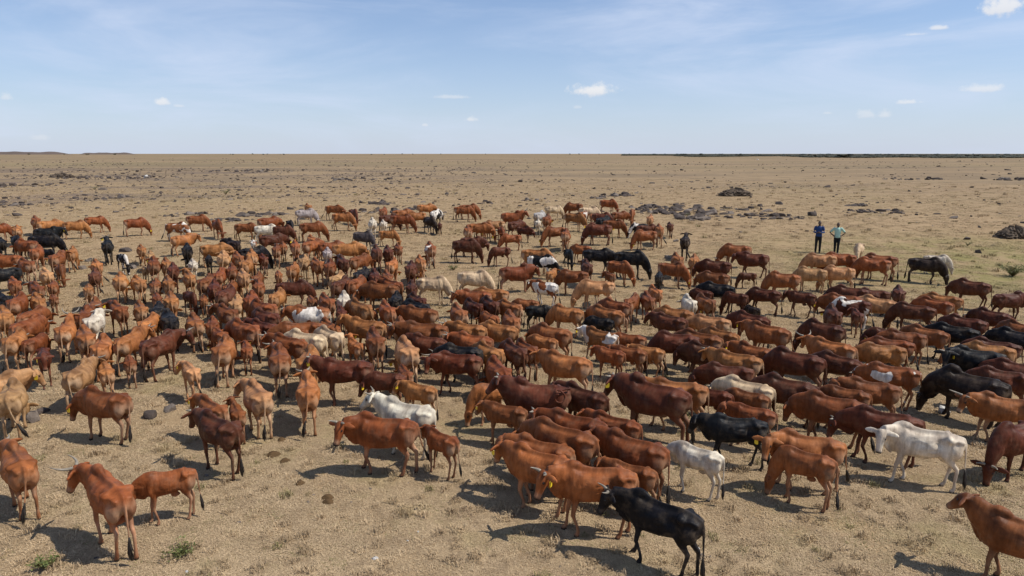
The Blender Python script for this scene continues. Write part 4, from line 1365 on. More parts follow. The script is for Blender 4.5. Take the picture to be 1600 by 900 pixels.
# variant, x, y, heading, size, coat colour (alpha: share of unbroken colour), horns, ear tag, age, label
HERD = [
    (0, 7.48, 9.06, 138, 0.93, (0.231, 0.079, 0.026, 2.00), 0, 1, 'a', 'chestnut cow with lifted head cut off by the lower right corner'),
    (1, 2.27, 9.57, 140, 0.91, (0.011, 0.010, 0.012, 2.00), 2, 1, 'a', 'glossy black cow with short pale horns, nearest to the camera'),
    (1, -6.46, 10.08, 138, 1.01, (0.338, 0.099, 0.031, 2.00), 3, 1, 'a', 'red-brown cow with upright curved horns and yellow ear tag, nearest on the left'),
    (1, 1.37, 10.49, 174, 1.02, (0.367, 0.118, 0.037, 2.00), 2, 1, 'a', 'big red-brown horned cow striding left beside the nearest black cow'),
    (2, -5.95, 10.91, 205, 0.72, (0.304, 0.093, 0.030, 2.00), 0, 1, 'v', 'brown calf pushing its head against the flank of the nearest curved-horned cow'),
    (3, 2.08, 11.19, 152, 0.73, (0.233, 0.077, 0.025, 2.00), 0, 1, 'y', 'small red calf wedged between the striding horned cow and nearest black cow'),
    (4, -8.77, 11.29, 134, 0.96, (0.341, 0.114, 0.035, 2.00), 2, 0, 'a', 'red-brown cow walking away at the lower left edge'),
    (5, 0.48, 11.29, 151, 0.93, (0.379, 0.123, 0.038, 2.00), 0, 1, 'a', 'red-brown cow with yellow ear tag directly behind the striding horned cow'),
    (6, 5.30, 11.48, 143, 0.80, (0.303, 0.100, 0.033, 2.00), 0, 1, 'y', 'brown calf grazing in front of the orange cow that looks at the camera'),
    (5, 2.24, 11.79, 144, 0.96, (0.216, 0.064, 0.021, 2.00), 0, 1, 'a', 'chestnut cow with pale hind legs and ear tag beside the thin white calf'),
    (5, 0.55, 11.80, 155, 0.93, (0.251, 0.083, 0.027, 2.00), 0, 1, 'a', 'chestnut cow mostly hidden behind the tagged red-brown cow in the middle front'),
    (2, 3.45, 11.87, 138, 0.76, (0.731, 0.648, 0.503, 2.00), 0, 0, 'v', 'thin white calf with hanging tail near the nearest black cow'),
    (7, 5.56, 12.03, 161, 0.94, (0.385, 0.138, 0.044, 2.00), 0, 1, 'a', 'orange cow looking at the camera above a grazing brown calf'),
    (8, 0.95, 12.19, 144, 1.03, (0.268, 0.088, 0.029, 2.00), 0, 1, 'a', 'sturdy chestnut cow with rounded rump and yellow tag, above the tagged red-brown cow'),
    (9, 7.87, 12.24, 155, 0.97, (0.798, 0.698, 0.542, 2.00), 0, 0, 'a', 'large white humped cow turning its face to the camera, front right'),
    (10, 9.89, 12.56, 200, 0.95, (0.127, 0.036, 0.017, 2.00), 2, 0, 'a', 'dark mahogany cow grazing toward the camera at the right edge'),
    (11, -1.40, 12.65, 136, 0.72, (0.257, 0.076, 0.025, 2.00), 0, 1, 'v', 'brown calf standing at the rump of the white horned cow'),
    (7, -2.54, 12.74, 170, 1.02, (0.261, 0.075, 0.024, 2.00), 2, 0, 'a', 'chestnut cow turning its face to the camera in front of a white cow'),
    (12, -5.85, 12.81, 145, 0.97, (0.108, 0.034, 0.016, 2.00), 1, 0, 'a', 'dark mahogany cow on open ground beside a small red calf, left side'),
    (13, 1.25, 12.84, 152, 0.96, (0.203, 0.057, 0.018, 2.00), 1, 1, 'a', 'chestnut cow facing left, first in front of the coiled-tail bull'),
    (14, 4.52, 13.00, 171, 0.88, (0.012, 0.013, 0.015, 2.00), 0, 0, 'y', 'black young cow walking left behind the thin white calf'),
    (15, 7.60, 13.14, 153, 0.93, (0.128, 0.035, 0.017, 2.00), 1, 0, 'a', 'dark cow with lowered head directly behind the large white cow'),
    (13, 2.11, 13.27, 147, 0.80, (0.258, 0.074, 0.024, 2.00), 0, 1, 'y', 'young chestnut cow with yellow tag in front of the largest dark bull'),
    (0, -2.22, 13.61, 156, 0.98, (0.705, 0.641, 0.497, 2.00), 2, 1, 'a', 'white horned cow with raised muzzle behind the brown cow facing the camera'),
    (11, 5.16, 13.89, 147, 0.78, (0.269, 0.077, 0.025, 2.00), 0, 0, 'y', 'chestnut young cow facing left, first behind the black cow by the white calf'),
    (16, 6.93, 13.98, 152, 0.98, (0.247, 0.075, 0.024, 2.00), 0, 0, 'a', 'chestnut cow facing left, first behind the orange cow above the grazing calf'),
    (11, -0.15, 14.02, 156, 0.76, (0.226, 0.076, 0.025, 2.00), 0, 1, 'y', 'chestnut young cow facing away left, first left of the coiled-tail bull'),
    (14, -6.57, 14.15, 138, 0.82, (0.287, 0.096, 0.031, 2.00), 0, 1, 'y', 'young chestnut cow half hidden behind the dark mahogany cow on open ground'),
    (17, 10.83, 14.22, 153, 0.91, (0.320, 0.114, 0.036, 2.00), 3, 0, 'a', 'orange-tan cow with upright horns turning its head at the right edge'),
    (18, -6.09, 14.29, 120, 0.64, (0.243, 0.082, 0.027, 2.00), 0, 0, 'v', 'small red calf standing right behind the dark mahogany cow on open ground'),
    (19, -9.00, 14.34, 162, 0.97, (0.228, 0.073, 0.024, 2.00), 0, 1, 'a', 'chestnut cow with yellow ear tag walking left alone on the left side'),
    (20, 3.17, 14.40, 143, 1.09, (0.128, 0.037, 0.017, 2.00), 1, 1, 'B', 'largest dark mahogany bull with thick neck, just right of the middle'),
    (21, 0.58, 14.60, 171, 1.01, (0.132, 0.037, 0.018, 2.00), 1, 0, 'B', 'dark maroon bull with its tail coiled on its rump'),
    (10, -11.33, 14.69, 118, 0.94, (0.405, 0.232, 0.100, 2.00), 0, 1, 'a', 'tan cow grazing seen from behind, first behind the cow at the lower left edge'),
    (5, 1.63, 14.71, 137, 0.90, (0.093, 0.030, 0.014, 2.00), 0, 0, 'a', 'dark mahogany cow squeezed between the coiled-tail bull and the largest bull'),
    (17, -5.79, 14.74, 124, 0.92, (0.504, 0.245, 0.106, 2.00), 0, 0, 'a', 'thin tan cow with bony hips, tail hanging between pale hind legs'),
    (2, 7.66, 14.90, 148, 0.80, (0.206, 0.068, 0.022, 2.00), 0, 0, 'y', 'chestnut young cow facing left, first left of the white-flanked dark cow'),
    (13, 3.77, 14.93, 167, 0.96, (0.398, 0.153, 0.049, 2.00), 0, 0, 'a', 'orange-brown cow facing left, first right of the largest dark bull'),
    (22, 5.43, 14.93, 144, 0.74, (0.202, 0.068, 0.022, 2.00), 0, 1, 'y', 'chestnut young cow facing left, first in front of the cream back'),
    (22, 4.66, 15.07, 146, 0.73, (0.125, 0.035, 0.016, 2.00), 0, 1, 'y', 'dark mahogany young cow facing left, first left of the cream back'),
    (4, -4.74, 15.10, 106, 0.97, (0.453, 0.168, 0.053, 2.00), 2, 0, 'a', 'orange cow with small horns walking away, right of the bony tan cow'),
    (23, 6.46, 15.19, 146, 0.94, (0.100, 0.032, 0.015, 2.00), 1, 0, 'a', 'dark mahogany cow facing left, first right of the cream back'),
    (13, -12.19, 15.30, 51, 0.95, (0.459, 0.240, 0.103, 2.00), 0, 1, 'a', 'tan cow facing right, first left of the tagged cow walking left alone'),
    (6, -0.45, 15.32, 200, 0.79, (0.407, 0.148, 0.047, 2.00), 0, 0, 'y', 'orange-brown young cow grazing facing left, first left of the coiled-tail bull'),
    (4, 8.45, 15.33, 158, 0.87, (0.229, 0.076, 0.025, 2.00), 0, 0, 'a', 'chestnut cow facing left, first in front of the white-flanked dark cow'),
    (23, 5.55, 15.36, 143, 0.86, (0.694, 0.523, 0.320, 2.00), 1, 0, 'a', 'pale cream cow with only its back showing, right of the largest bull'),
    (24, 10.88, 15.44, 132, 1.02, (0.025, 0.015, 0.011, 2.00), 1, 1, 'B', 'huge brown-black bull grazing behind the large white cow'),
    (11, -2.21, 15.46, 150, 0.73, (0.413, 0.170, 0.054, 2.00), 0, 1, 'v', 'orange-brown calf facing away left, first behind the white horned cow'),
    (25, 12.02, 15.98, 150, 0.89, (0.130, 0.039, 0.018, 2.00), 1, 0, 'a', 'dark mahogany cow facing left, first right of the huge grazing black bull'),
    (22, -3.10, 16.12, 170, 0.76, (0.137, 0.042, 0.020, 2.00), 0, 1, 'v', 'dark mahogany calf facing away left, first right of the dark cow with raised head'),
    (25, 9.49, 16.34, 157, 0.92, (0.268, 0.083, 0.027, 0.60), 1, 0, 'a', 'dark brown cow with a white flank patch walking left'),
    (4, -10.87, 16.43, 99, 0.92, (0.384, 0.205, 0.089, 2.00), 2, 1, 'a', 'tan cow with yellow ear tag above the tagged cow walking left'),
    (26, -4.23, 16.54, 181, 1.00, (0.130, 0.035, 0.017, 2.00), 1, 1, 'a', 'dark mahogany cow with raised head on open ground left of the middle'),
    (23, 5.48, 16.63, 168, 0.88, (0.117, 0.033, 0.015, 2.00), 0, 0, 'a', 'dark mahogany cow facing left, first behind the cream back'),
    (27, -0.36, 16.66, 109, 0.91, (0.259, 0.072, 0.023, 2.00), 1, 0, 'a', 'chestnut cow seen from behind, first right of the long-horned black cow'),
    (23, 13.01, 16.81, 143, 0.87, (0.122, 0.035, 0.017, 2.00), 0, 0, 'a', 'dark mahogany cow facing left, second one right of the big black cow on the right'),
    (3, -10.49, 16.88, 125, 0.72, (0.444, 0.179, 0.057, 2.00), 0, 0, 'v', 'horned orange-brown calf seen from behind, first behind the tagged cow walking left alone'),
    (28, -8.31, 16.89, 129, 0.76, (0.548, 0.264, 0.114, 2.00), 0, 1, 'y', 'tan young cow seen from behind, first in front of the big dark cow facing right'),
    (22, -2.78, 16.91, 112, 0.67, (0.221, 0.068, 0.022, 2.00), 0, 0, 'v', 'chestnut calf seen from behind, first in front of the large pale tan cow'),
    (29, 1.41, 17.06, 152, 0.96, (0.434, 0.159, 0.050, 2.00), 0, 0, 'a', 'orange-brown cow facing away left, first behind the coiled-tail bull'),
    (27, 7.48, 17.25, 143, 0.97, (0.103, 0.029, 0.014, 2.00), 0, 0, 'a', 'dark mahogany cow grazing facing left, first left of the crescent-horned cow'),
    (9, -1.43, 17.29, 171, 0.93, (0.146, 0.034, 0.013, 2.00), 0, 0, 'a', 'deep red cow turning its face to the camera beside the long-horned black cow'),
    (15, 8.64, 17.31, 127, 0.89, (0.126, 0.041, 0.019, 2.00), 0, 0, 'a', 'dark mahogany cow facing left, first in front of the crescent-horned cow'),
    (30, 5.92, 17.35, 150, 0.91, (0.392, 0.162, 0.051, 2.00), 1, 0, 'a', 'orange-brown cow facing left, first behind the cream back'),
    (31, -5.38, 17.36, 98, 0.99, (0.418, 0.174, 0.055, 2.00), 0, 1, 'a', 'orange-brown cow seen from behind, first left of the dark cow with raised head'),
    (17, -6.22, 17.56, 109, 0.99, (0.250, 0.080, 0.026, 2.00), 2, 1, 'a', 'horned chestnut cow seen from behind, first behind the thin tan cow with bony hips'),
    (7, 12.46, 17.62, 157, 0.97, (0.009, 0.009, 0.011, 2.00), 2, 1, 'a', 'big black cow turning its face to the camera on the right'),
    (2, -10.48, 17.97, 122, 0.65, (0.240, 0.073, 0.024, 2.00), 0, 0, 'v', 'chestnut calf seen from behind, first in front of the big dark cow facing right'),
    (3, -12.86, 18.03, 305, 0.78, (0.138, 0.038, 0.018, 2.00), 0, 1, 'y', 'dark mahogany young cow facing the camera, first in front of the wide-horned cow'),
    (15, -1.41, 18.14, 163, 0.93, (0.011, 0.011, 0.013, 2.00), 3, 0, 'a', 'black cow with long curved horns lowering its head'),
    (31, -2.92, 18.17, 110, 1.01, (0.496, 0.237, 0.102, 2.00), 0, 1, 'a', 'large pale tan cow seen squarely from behind in the middle'),
    (16, 5.38, 18.25, 143, 0.93, (0.091, 0.030, 0.014, 2.00), 0, 0, 'a', 'dark mahogany cow facing left, first in front of the white speckled rump'),
    (15, 10.29, 18.32, 169, 0.90, (0.320, 0.134, 0.043, 2.00), 0, 0, 'a', 'orange-brown cow facing left, first behind the white-flanked dark cow'),
    (23, 13.30, 18.32, 154, 0.90, (0.357, 0.153, 0.049, 2.00), 1, 0, 'a', 'orange-brown cow facing left, first right of the big black cow on the right'),
    (5, 6.76, 18.32, 136, 0.90, (0.304, 0.100, 0.032, 2.00), 0, 1, 'a', 'chestnut cow facing away left, first behind the cream back'),
    (8, 0.06, 18.32, 114, 0.90, (0.133, 0.044, 0.020, 2.00), 0, 1, 'a', 'dark mahogany cow seen from behind, first right of the long-horned black cow'),
    (27, -8.03, 18.35, 103, 1.00, (0.359, 0.130, 0.041, 2.00), 0, 0, 'a', 'orange-brown cow grazing seen from behind, first behind the thin tan cow with bony hips'),
    (19, -0.64, 18.40, 127, 0.87, (0.401, 0.164, 0.052, 2.00), 0, 0, 'a', 'orange-brown cow facing away left, first right of the long-horned black cow'),
    (11, 2.75, 18.45, 143, 0.72, (0.290, 0.084, 0.027, 2.00), 0, 1, 'y', 'chestnut young cow facing left, first in front of the white-bellied cow'),
    (30, 8.97, 18.48, 135, 0.94, (0.371, 0.130, 0.041, 2.00), 3, 0, 'a', 'orange cow with crescent horns in the dense right half'),
    (11, 3.30, 18.52, 148, 0.76, (0.252, 0.083, 0.027, 2.00), 0, 1, 'y', 'chestnut young cow facing left, first behind the largest dark bull'),
    (3, 3.84, 18.64, 151, 0.73, (0.396, 0.159, 0.050, 2.00), 0, 1, 'v', 'orange-brown calf facing left, first right of the white-bellied cow'),
    (32, 0.40, 18.70, 116, 0.85, (0.225, 0.068, 0.022, 2.00), 1, 1, 'a', 'chestnut cow seen from behind, first in front of the small black cow'),
    (19, -11.66, 18.73, 113, 0.94, (0.442, 0.158, 0.050, 2.00), 2, 0, 'a', 'horned orange-brown cow seen from behind, first in front of the white cow on the left'),
    (33, -10.03, 18.77, 80, 1.03, (0.133, 0.039, 0.018, 2.00), 2, 0, 'a', 'big dark mahogany cow turning its face right, on the left side'),
    (13, -6.41, 18.91, 150, 0.93, (0.262, 0.081, 0.026, 2.00), 2, 0, 'a', 'horned chestnut cow facing away left, first in front of the white cow with brown patches'),
    (16, 13.88, 18.94, 147, 0.86, (0.091, 0.026, 0.012, 2.00), 0, 0, 'a', 'dark mahogany cow facing left, first right of the big black cow on the right'),
    (11, -7.70, 19.09, 112, 0.67, (0.255, 0.076, 0.025, 2.00), 0, 1, 'v', 'chestnut calf seen from behind, first behind the thin tan cow with bony hips'),
    (32, 4.75, 19.10, 166, 0.96, (0.123, 0.034, 0.016, 2.00), 0, 0, 'a', 'dark mahogany cow grazing facing left, first in front of the white speckled rump'),
    (34, -3.98, 19.12, 109, 1.00, (0.210, 0.066, 0.021, 2.00), 0, 0, 'a', 'chestnut cow grazing seen from behind, first in front of the large orange cow'),
    (25, 11.00, 19.16, 156, 0.86, (0.219, 0.061, 0.020, 2.00), 0, 1, 'a', 'chestnut cow facing left, first behind the white-flanked dark cow'),
    (35, -2.46, 19.21, 158, 0.90, (0.128, 0.040, 0.019, 2.00), 0, 1, 'a', 'dark mahogany cow facing away left, first right of the large pale tan cow'),
    (23, -6.00, 19.26, 158, 0.98, (0.695, 0.524, 0.321, 2.00), 0, 1, 'a', 'pale cream cow below the white cow with brown patches'),
    (18, -4.58, 19.29, 124, 0.72, (0.436, 0.155, 0.049, 2.00), 0, 1, 'v', 'orange-brown calf with raised head seen from behind, first behind the dark cow with raised head'),
    (29, -11.18, 19.31, 93, 0.98, (0.365, 0.137, 0.043, 2.00), 2, 1, 'a', 'horned orange-brown cow seen from behind, first left of the big dark cow facing right'),
    (4, -1.14, 19.42, 158, 0.88, (0.297, 0.086, 0.028, 2.00), 2, 0, 'a', 'horned chestnut cow facing left, first behind the long-horned black cow'),
    (32, -12.59, 19.48, 126, 1.00, (0.341, 0.121, 0.038, 2.00), 0, 0, 'a', 'orange-brown cow seen from behind, first in front of the white cow on the left'),
    (15, 5.57, 19.51, 139, 0.94, (0.223, 0.075, 0.024, 2.00), 0, 1, 'a', 'chestnut cow facing away left, first in front of the white speckled rump'),
    (22, -10.75, 19.51, 111, 0.59, (0.454, 0.192, 0.061, 2.00), 0, 1, 'v', 'orange-brown calf seen from behind, first left of the big dark cow facing right'),
    (19, -14.71, 19.53, 109, 0.94, (0.384, 0.152, 0.048, 2.00), 2, 0, 'a', 'horned orange-brown cow seen from behind, first left of the wide-horned cow'),
    (22, -14.18, 19.63, 93, 0.76, (0.203, 0.057, 0.018, 2.00), 0, 0, 'y', 'chestnut young cow seen from behind, first left of the wide-horned cow'),
    (8, -5.41, 19.64, 134, 0.95, (0.669, 0.490, 0.300, 2.00), 0, 0, 'a', 'cream cow with pale rump seen from behind, near the slim white cow'),
    (23, 15.21, 19.85, 134, 0.90, (0.013, 0.011, 0.013, 2.00), 0, 0, 'a', 'black cow facing left, first right of the big black cow on the right'),
    (22, 0.95, 19.88, 142, 0.72, (0.405, 0.154, 0.049, 2.00), 0, 1, 'y', 'orange-brown young cow facing away left, first in front of the small black cow'),
    (19, 11.82, 19.92, 162, 0.87, (0.203, 0.063, 0.020, 2.00), 1, 1, 'a', 'chestnut cow facing left, first right of the white-backed dark cow'),
    (22, 3.54, 19.98, 157, 0.74, (0.251, 0.075, 0.024, 2.00), 0, 0, 'y', 'chestnut young cow facing left, first right of the white-bellied cow'),
    (14, 2.69, 20.02, 135, 0.88, (0.304, 0.121, 0.038, 0.56), 0, 1, 'a', 'orange-brown cow with a large white belly patch'),
    (15, 6.34, 20.03, 134, 0.86, (0.300, 0.118, 0.037, 2.00), 0, 1, 'a', 'orange-brown cow facing left, first behind the largest dark bull'),
    (30, 7.76, 20.07, 136, 0.98, (0.288, 0.095, 0.031, 2.00), 0, 1, 'a', 'chestnut cow facing left, first left of the crescent-horned cow'),
    (14, -2.69, 20.12, 174, 1.03, (0.197, 0.065, 0.021, 2.00), 2, 1, 'a', 'big chestnut cow with pale edged hind legs in the middle'),
    (23, 1.24, 20.23, 143, 0.95, (0.271, 0.093, 0.030, 2.00), 0, 0, 'a', 'chestnut cow facing left, first in front of the small black cow'),
    (8, -8.23, 20.34, 140, 1.00, (0.284, 0.084, 0.027, 2.00), 0, 0, 'a', 'chestnut cow seen from behind, first right of the big dark cow facing right'),
    (15, 13.62, 20.35, 141, 0.89, (0.010, 0.009, 0.010, 2.00), 0, 0, 'a', 'black cow facing left, first behind the big black cow on the right'),
    (16, 12.80, 20.38, 130, 0.88, (0.292, 0.100, 0.033, 2.00), 0, 0, 'a', 'chestnut cow facing left, first left of the big black cow on the right'),
    (25, -6.59, 20.47, 198, 0.97, (0.251, 0.081, 0.026, 2.00), 0, 0, 'a', 'chestnut cow facing left, first in front of the white cow with brown patches'),
    (22, 11.60, 20.52, 152, 0.74, (0.092, 0.026, 0.012, 2.00), 0, 1, 'y', 'dark mahogany young cow facing left, first behind the white-flanked dark cow'),
    (36, -9.10, 20.54, 131, 0.75, (0.265, 0.080, 0.026, 2.00), 0, 1, 'y', 'chestnut young cow grazing seen from behind, first right of the big dark cow facing right'),
    (37, -13.87, 20.57, 112, 0.99, (0.445, 0.162, 0.051, 2.00), 3, 0, 'a', 'orange cow with wide horns and raised head, left of the white cow'),
    (31, 9.72, 20.64, 133, 0.95, (0.111, 0.035, 0.016, 2.00), 0, 1, 'a', 'dark mahogany cow grazing facing left, first behind the crescent-horned cow'),
    (12, -1.37, 20.64, 158, 0.93, (0.364, 0.147, 0.047, 2.00), 3, 0, 'a', 'orange cow with upright pale horns in the middle of the herd'),
    (23, -0.39, 20.65, 149, 0.92, (0.380, 0.154, 0.049, 2.00), 0, 1, 'a', 'orange-brown cow facing away left, first right of the upright-horned orange cow'),
    (38, -4.55, 20.68, 159, 1.00, (0.343, 0.138, 0.044, 2.00), 0, 1, 'a', 'large orange cow with lifted head standing across the middle'),
    (14, -7.84, 20.85, 145, 0.93, (0.126, 0.034, 0.016, 2.00), 0, 0, 'a', 'dark mahogany cow seen from behind, first left of the white cow with brown patches'),
    (16, -15.34, 21.01, 89, 0.96, (0.283, 0.086, 0.028, 2.00), 2, 0, 'a', 'horned chestnut cow seen from behind, first left of the wide-horned cow'),
    (16, -3.55, 21.05, 100, 0.92, (0.329, 0.116, 0.037, 2.00), 0, 0, 'a', 'orange-brown cow seen from behind, first right of the large orange cow'),
    (31, -5.82, 21.09, 127, 0.90, (0.263, 0.087, 0.028, 2.00), 0, 1, 'a', 'chestnut cow grazing seen from behind, first in front of the white cow with brown patches'),
    (23, 16.26, 21.13, 108, 0.86, (0.226, 0.076, 0.025, 2.00), 0, 0, 'a', 'chestnut cow facing away left, first right of the big black cow on the right'),
    (15, -11.74, 21.46, 99, 0.91, (0.449, 0.172, 0.055, 2.00), 0, 0, 'a', 'orange-brown cow seen from behind, first behind the big dark cow facing right'),
    (12, -13.54, 21.54, 108, 0.97, (0.733, 0.644, 0.500, 2.00), 0, 1, 'a', 'white cow seen from behind among orange cows on the left'),
    (31, -10.33, 21.57, 120, 0.93, (0.309, 0.109, 0.034, 2.00), 0, 1, 'a', 'orange-brown cow grazing seen from behind, first right of the big dark cow facing right'),
    (19, 14.82, 21.66, 137, 0.89, (0.107, 0.029, 0.014, 2.00), 0, 0, 'a', 'dark mahogany cow facing left, first behind the big black cow on the right'),
    (25, 7.82, 21.70, 130, 0.96, (0.131, 0.038, 0.018, 2.00), 0, 0, 'a', 'dark mahogany cow facing left, first right of the white speckled rump'),
    (8, -9.84, 21.75, 110, 0.80, (0.223, 0.065, 0.021, 2.00), 0, 0, 'y', 'chestnut young cow seen from behind, first right of the big dark cow facing right'),
    (23, -11.26, 21.78, 121, 1.00, (0.011, 0.011, 0.013, 2.00), 0, 0, 'a', 'black cow seen from behind, first behind the big dark cow facing right'),
    (12, 5.21, 21.91, 138, 0.88, (0.117, 0.036, 0.017, 2.00), 0, 0, 'a', 'dark mahogany cow facing away left, first in front of the white speckled rump'),
    (8, 6.56, 21.95, 156, 0.86, (0.493, 0.232, 0.100, 2.00), 1, 0, 'a', 'tan cow facing left, first in front of the white speckled rump'),
    (31, -16.88, 22.05, 128, 0.99, (0.438, 0.181, 0.057, 2.00), 0, 0, 'a', 'orange-brown cow grazing seen from behind, first left of the wide-horned cow'),
    (31, -0.04, 22.08, 101, 0.92, (0.268, 0.089, 0.029, 2.00), 0, 0, 'a', 'chestnut cow grazing seen from behind, first left of the small black cow'),
    (2, 2.96, 22.20, 148, 0.71, (0.010, 0.010, 0.012, 2.00), 0, 1, 'y', 'black young cow facing left, first behind the white-bellied cow'),
    (5, -14.27, 22.20, 110, 0.97, (0.210, 0.063, 0.020, 2.00), 2, 0, 'a', 'horned chestnut cow seen from behind, first left of the white cow on the left'),
    (19, -8.24, 22.24, 144, 0.94, (0.131, 0.038, 0.018, 2.00), 0, 1, 'a', 'dark mahogany cow facing away left, first left of the white cow with brown patches'),
    (15, -16.21, 22.46, 91, 0.94, (0.267, 0.085, 0.028, 2.00), 0, 1, 'a', 'chestnut cow seen from behind, first left of the wide-horned cow'),
    (2, -0.76, 22.61, 122, 0.77, (0.277, 0.087, 0.028, 2.00), 0, 1, 'y', 'chestnut young cow seen from behind, first right of the upright-horned orange cow'),
    (8, 3.22, 22.65, 134, 0.96, (0.318, 0.114, 0.036, 2.00), 1, 0, 'a', 'orange-brown cow facing away left, first behind the white-bellied cow'),
    (23, 16.42, 22.69, 122, 0.87, (0.092, 0.025, 0.012, 2.00), 1, 1, 'a', 'dark mahogany cow facing left, second one behind the big black cow on the right'),
    (19, 5.59, 22.76, 152, 0.92, (0.312, 0.123, 0.039, 2.00), 0, 0, 'a', 'orange-brown cow facing left, first in front of the white speckled rump'),
    (23, 11.00, 22.80, 75, 0.92, (0.101, 0.030, 0.014, 2.00), 0, 1, 'a', 'dark mahogany cow seen from behind, first left of the white-backed dark cow'),
    (4, -3.16, 22.83, 164, 0.91, (0.238, 0.081, 0.026, 2.00), 0, 1, 'a', 'chestnut cow facing away left, first in front of the black rump in the middle'),
    (35, -6.96, 22.85, 186, 0.95, (0.275, 0.089, 0.029, 0.52), 1, 0, 'a', 'white cow with brown head and patches, standing left of the middle'),
    (16, -1.85, 22.95, 108, 0.93, (0.293, 0.098, 0.032, 2.00), 0, 0, 'a', 'chestnut cow seen from behind, first behind the upright-horned orange cow'),
    (17, -9.88, 23.04, 135, 0.90, (0.208, 0.068, 0.022, 2.00), 2, 0, 'a', 'horned chestnut cow seen from behind, first in front of the white-flanked young cow'),
    (13, -13.71, 23.17, 134, 0.95, (0.241, 0.073, 0.024, 2.00), 0, 1, 'a', 'chestnut cow seen from behind, first right of the white cow on the left'),
    (31, 1.92, 23.21, 148, 0.86, (0.456, 0.178, 0.057, 2.00), 0, 0, 'a', 'orange-brown cow grazing facing away left, first right of the small black cow'),
    (28, 12.06, 23.24, 76, 0.70, (0.137, 0.038, 0.018, 2.00), 0, 0, 'y', 'dark mahogany young cow seen from behind, first in front of the white-backed dark cow'),
    (32, -13.00, 23.28, 123, 0.94, (0.344, 0.137, 0.044, 2.00), 0, 0, 'a', 'orange-brown cow grazing seen from behind, first right of the white cow on the left'),
    (19, -4.38, 23.29, 114, 0.93, (0.290, 0.083, 0.027, 2.00), 1, 1, 'a', 'chestnut cow seen from behind, first in front of the black rump in the middle'),
    (15, -12.40, 23.30, 109, 0.92, (0.013, 0.013, 0.015, 2.00), 0, 0, 'a', 'black cow seen from behind, first right of the white cow on the left'),
    (6, -5.99, 23.32, 109, 0.76, (0.140, 0.038, 0.018, 2.00), 0, 0, 'y', 'dark mahogany young cow seen from behind, first right of the white cow with brown patches'),
    (16, -5.35, 23.43, 130, 1.00, (0.343, 0.142, 0.045, 2.00), 1, 0, 'a', 'orange-brown cow seen from behind, first right of the slim white cow'),
    (34, 14.16, 23.44, 142, 0.90, (0.114, 0.038, 0.018, 2.00), 0, 0, 'a', 'dark mahogany cow grazing facing left, first right of the white-backed dark cow'),
    (27, -8.80, 23.56, 143, 0.95, (0.249, 0.073, 0.024, 2.00), 0, 0, 'a', 'chestnut cow seen from behind, first left of the white cow with brown patches'),
    (8, -3.39, 23.63, 135, 0.95, (0.013, 0.013, 0.015, 2.00), 1, 0, 'a', 'black cow seen from behind, first right of the black rump in the middle'),
    (6, -5.02, 23.79, 120, 0.65, (0.297, 0.102, 0.033, 2.00), 0, 0, 'v', 'chestnut calf seen from behind, first behind the large orange cow'),
    (25, -0.07, 23.82, 127, 0.92, (0.320, 0.116, 0.037, 2.00), 0, 0, 'a', 'orange-brown cow seen from behind, first left of the small black cow'),
    (2, 0.94, 23.86, 1, 0.73, (0.009, 0.010, 0.011, 2.00), 0, 0, 'y', 'small black cow in profile facing right in the dense middle'),
    (10, -15.02, 23.95, 112, 0.92, (0.230, 0.079, 0.026, 2.00), 0, 0, 'a', 'chestnut cow seen from behind, first behind the white cow on the left'),
    (25, -0.79, 24.02, 112, 0.95, (0.090, 0.026, 0.012, 2.00), 0, 0, 'a', 'dark mahogany cow seen from behind, first left of the small black cow'),
    (23, 3.76, 24.06, 137, 0.89, (0.218, 0.064, 0.021, 2.00), 0, 0, 'a', 'chestnut cow facing away left, first right of the small brown and white calf'),
    (10, 12.29, 24.13, 161, 0.92, (0.096, 0.026, 0.012, 0.50), 0, 0, 'a', 'dark brown cow with a broad white back stripe'),
    (39, -1.41, 24.22, 118, 0.86, (0.090, 0.024, 0.011, 2.00), 0, 0, 'a', 'dark mahogany cow seen from behind, first behind the upright-horned orange cow'),
    (19, -18.02, 24.33, 109, 1.00, (0.240, 0.069, 0.022, 2.00), 0, 1, 'a', 'chestnut cow seen from behind, second one left of the wide-horned cow'),
    (34, -6.79, 24.38, 119, 0.97, (0.262, 0.078, 0.025, 2.00), 0, 0, 'a', 'chestnut cow grazing seen from behind, first left of the slim white cow'),
    (19, 13.46, 24.50, 133, 0.91, (0.534, 0.264, 0.114, 2.00), 1, 0, 'a', 'tan cow facing left, first right of the white-backed dark cow'),
    (23, 15.60, 24.57, 128, 0.86, (0.300, 0.085, 0.027, 2.00), 0, 0, 'a', 'chestnut cow facing left, first in front of the lone brown-black cow'),
    (23, -10.15, 24.58, 105, 0.90, (0.542, 0.291, 0.126, 2.00), 0, 0, 'a', 'tan cow seen from behind, first left of the white-flanked young cow'),
    (39, -12.59, 24.63, 117, 0.98, (0.399, 0.160, 0.051, 2.00), 0, 0, 'a', 'orange-brown cow grazing seen from behind, first in front of the brown-black cow far back'),
    (8, 12.25, 24.68, 157, 0.96, (0.222, 0.068, 0.022, 2.00), 0, 1, 'a', 'chestnut cow facing left, first left of the white-backed dark cow'),
    (2, 8.93, 24.70, 108, 0.58, (0.025, 0.015, 0.011, 2.00), 0, 0, 'v', 'brown-black calf seen from behind, first right of the white speckled rump'),
    (32, 7.17, 24.78, 99, 0.92, (0.206, 0.070, 0.023, 2.00), 1, 1, 'a', 'chestnut cow seen from behind, first right of the white speckled rump'),
    (35, -17.64, 24.81, 132, 0.90, (0.400, 0.162, 0.051, 2.00), 0, 1, 'a', 'orange-brown cow seen from behind, first behind the wide-horned cow'),
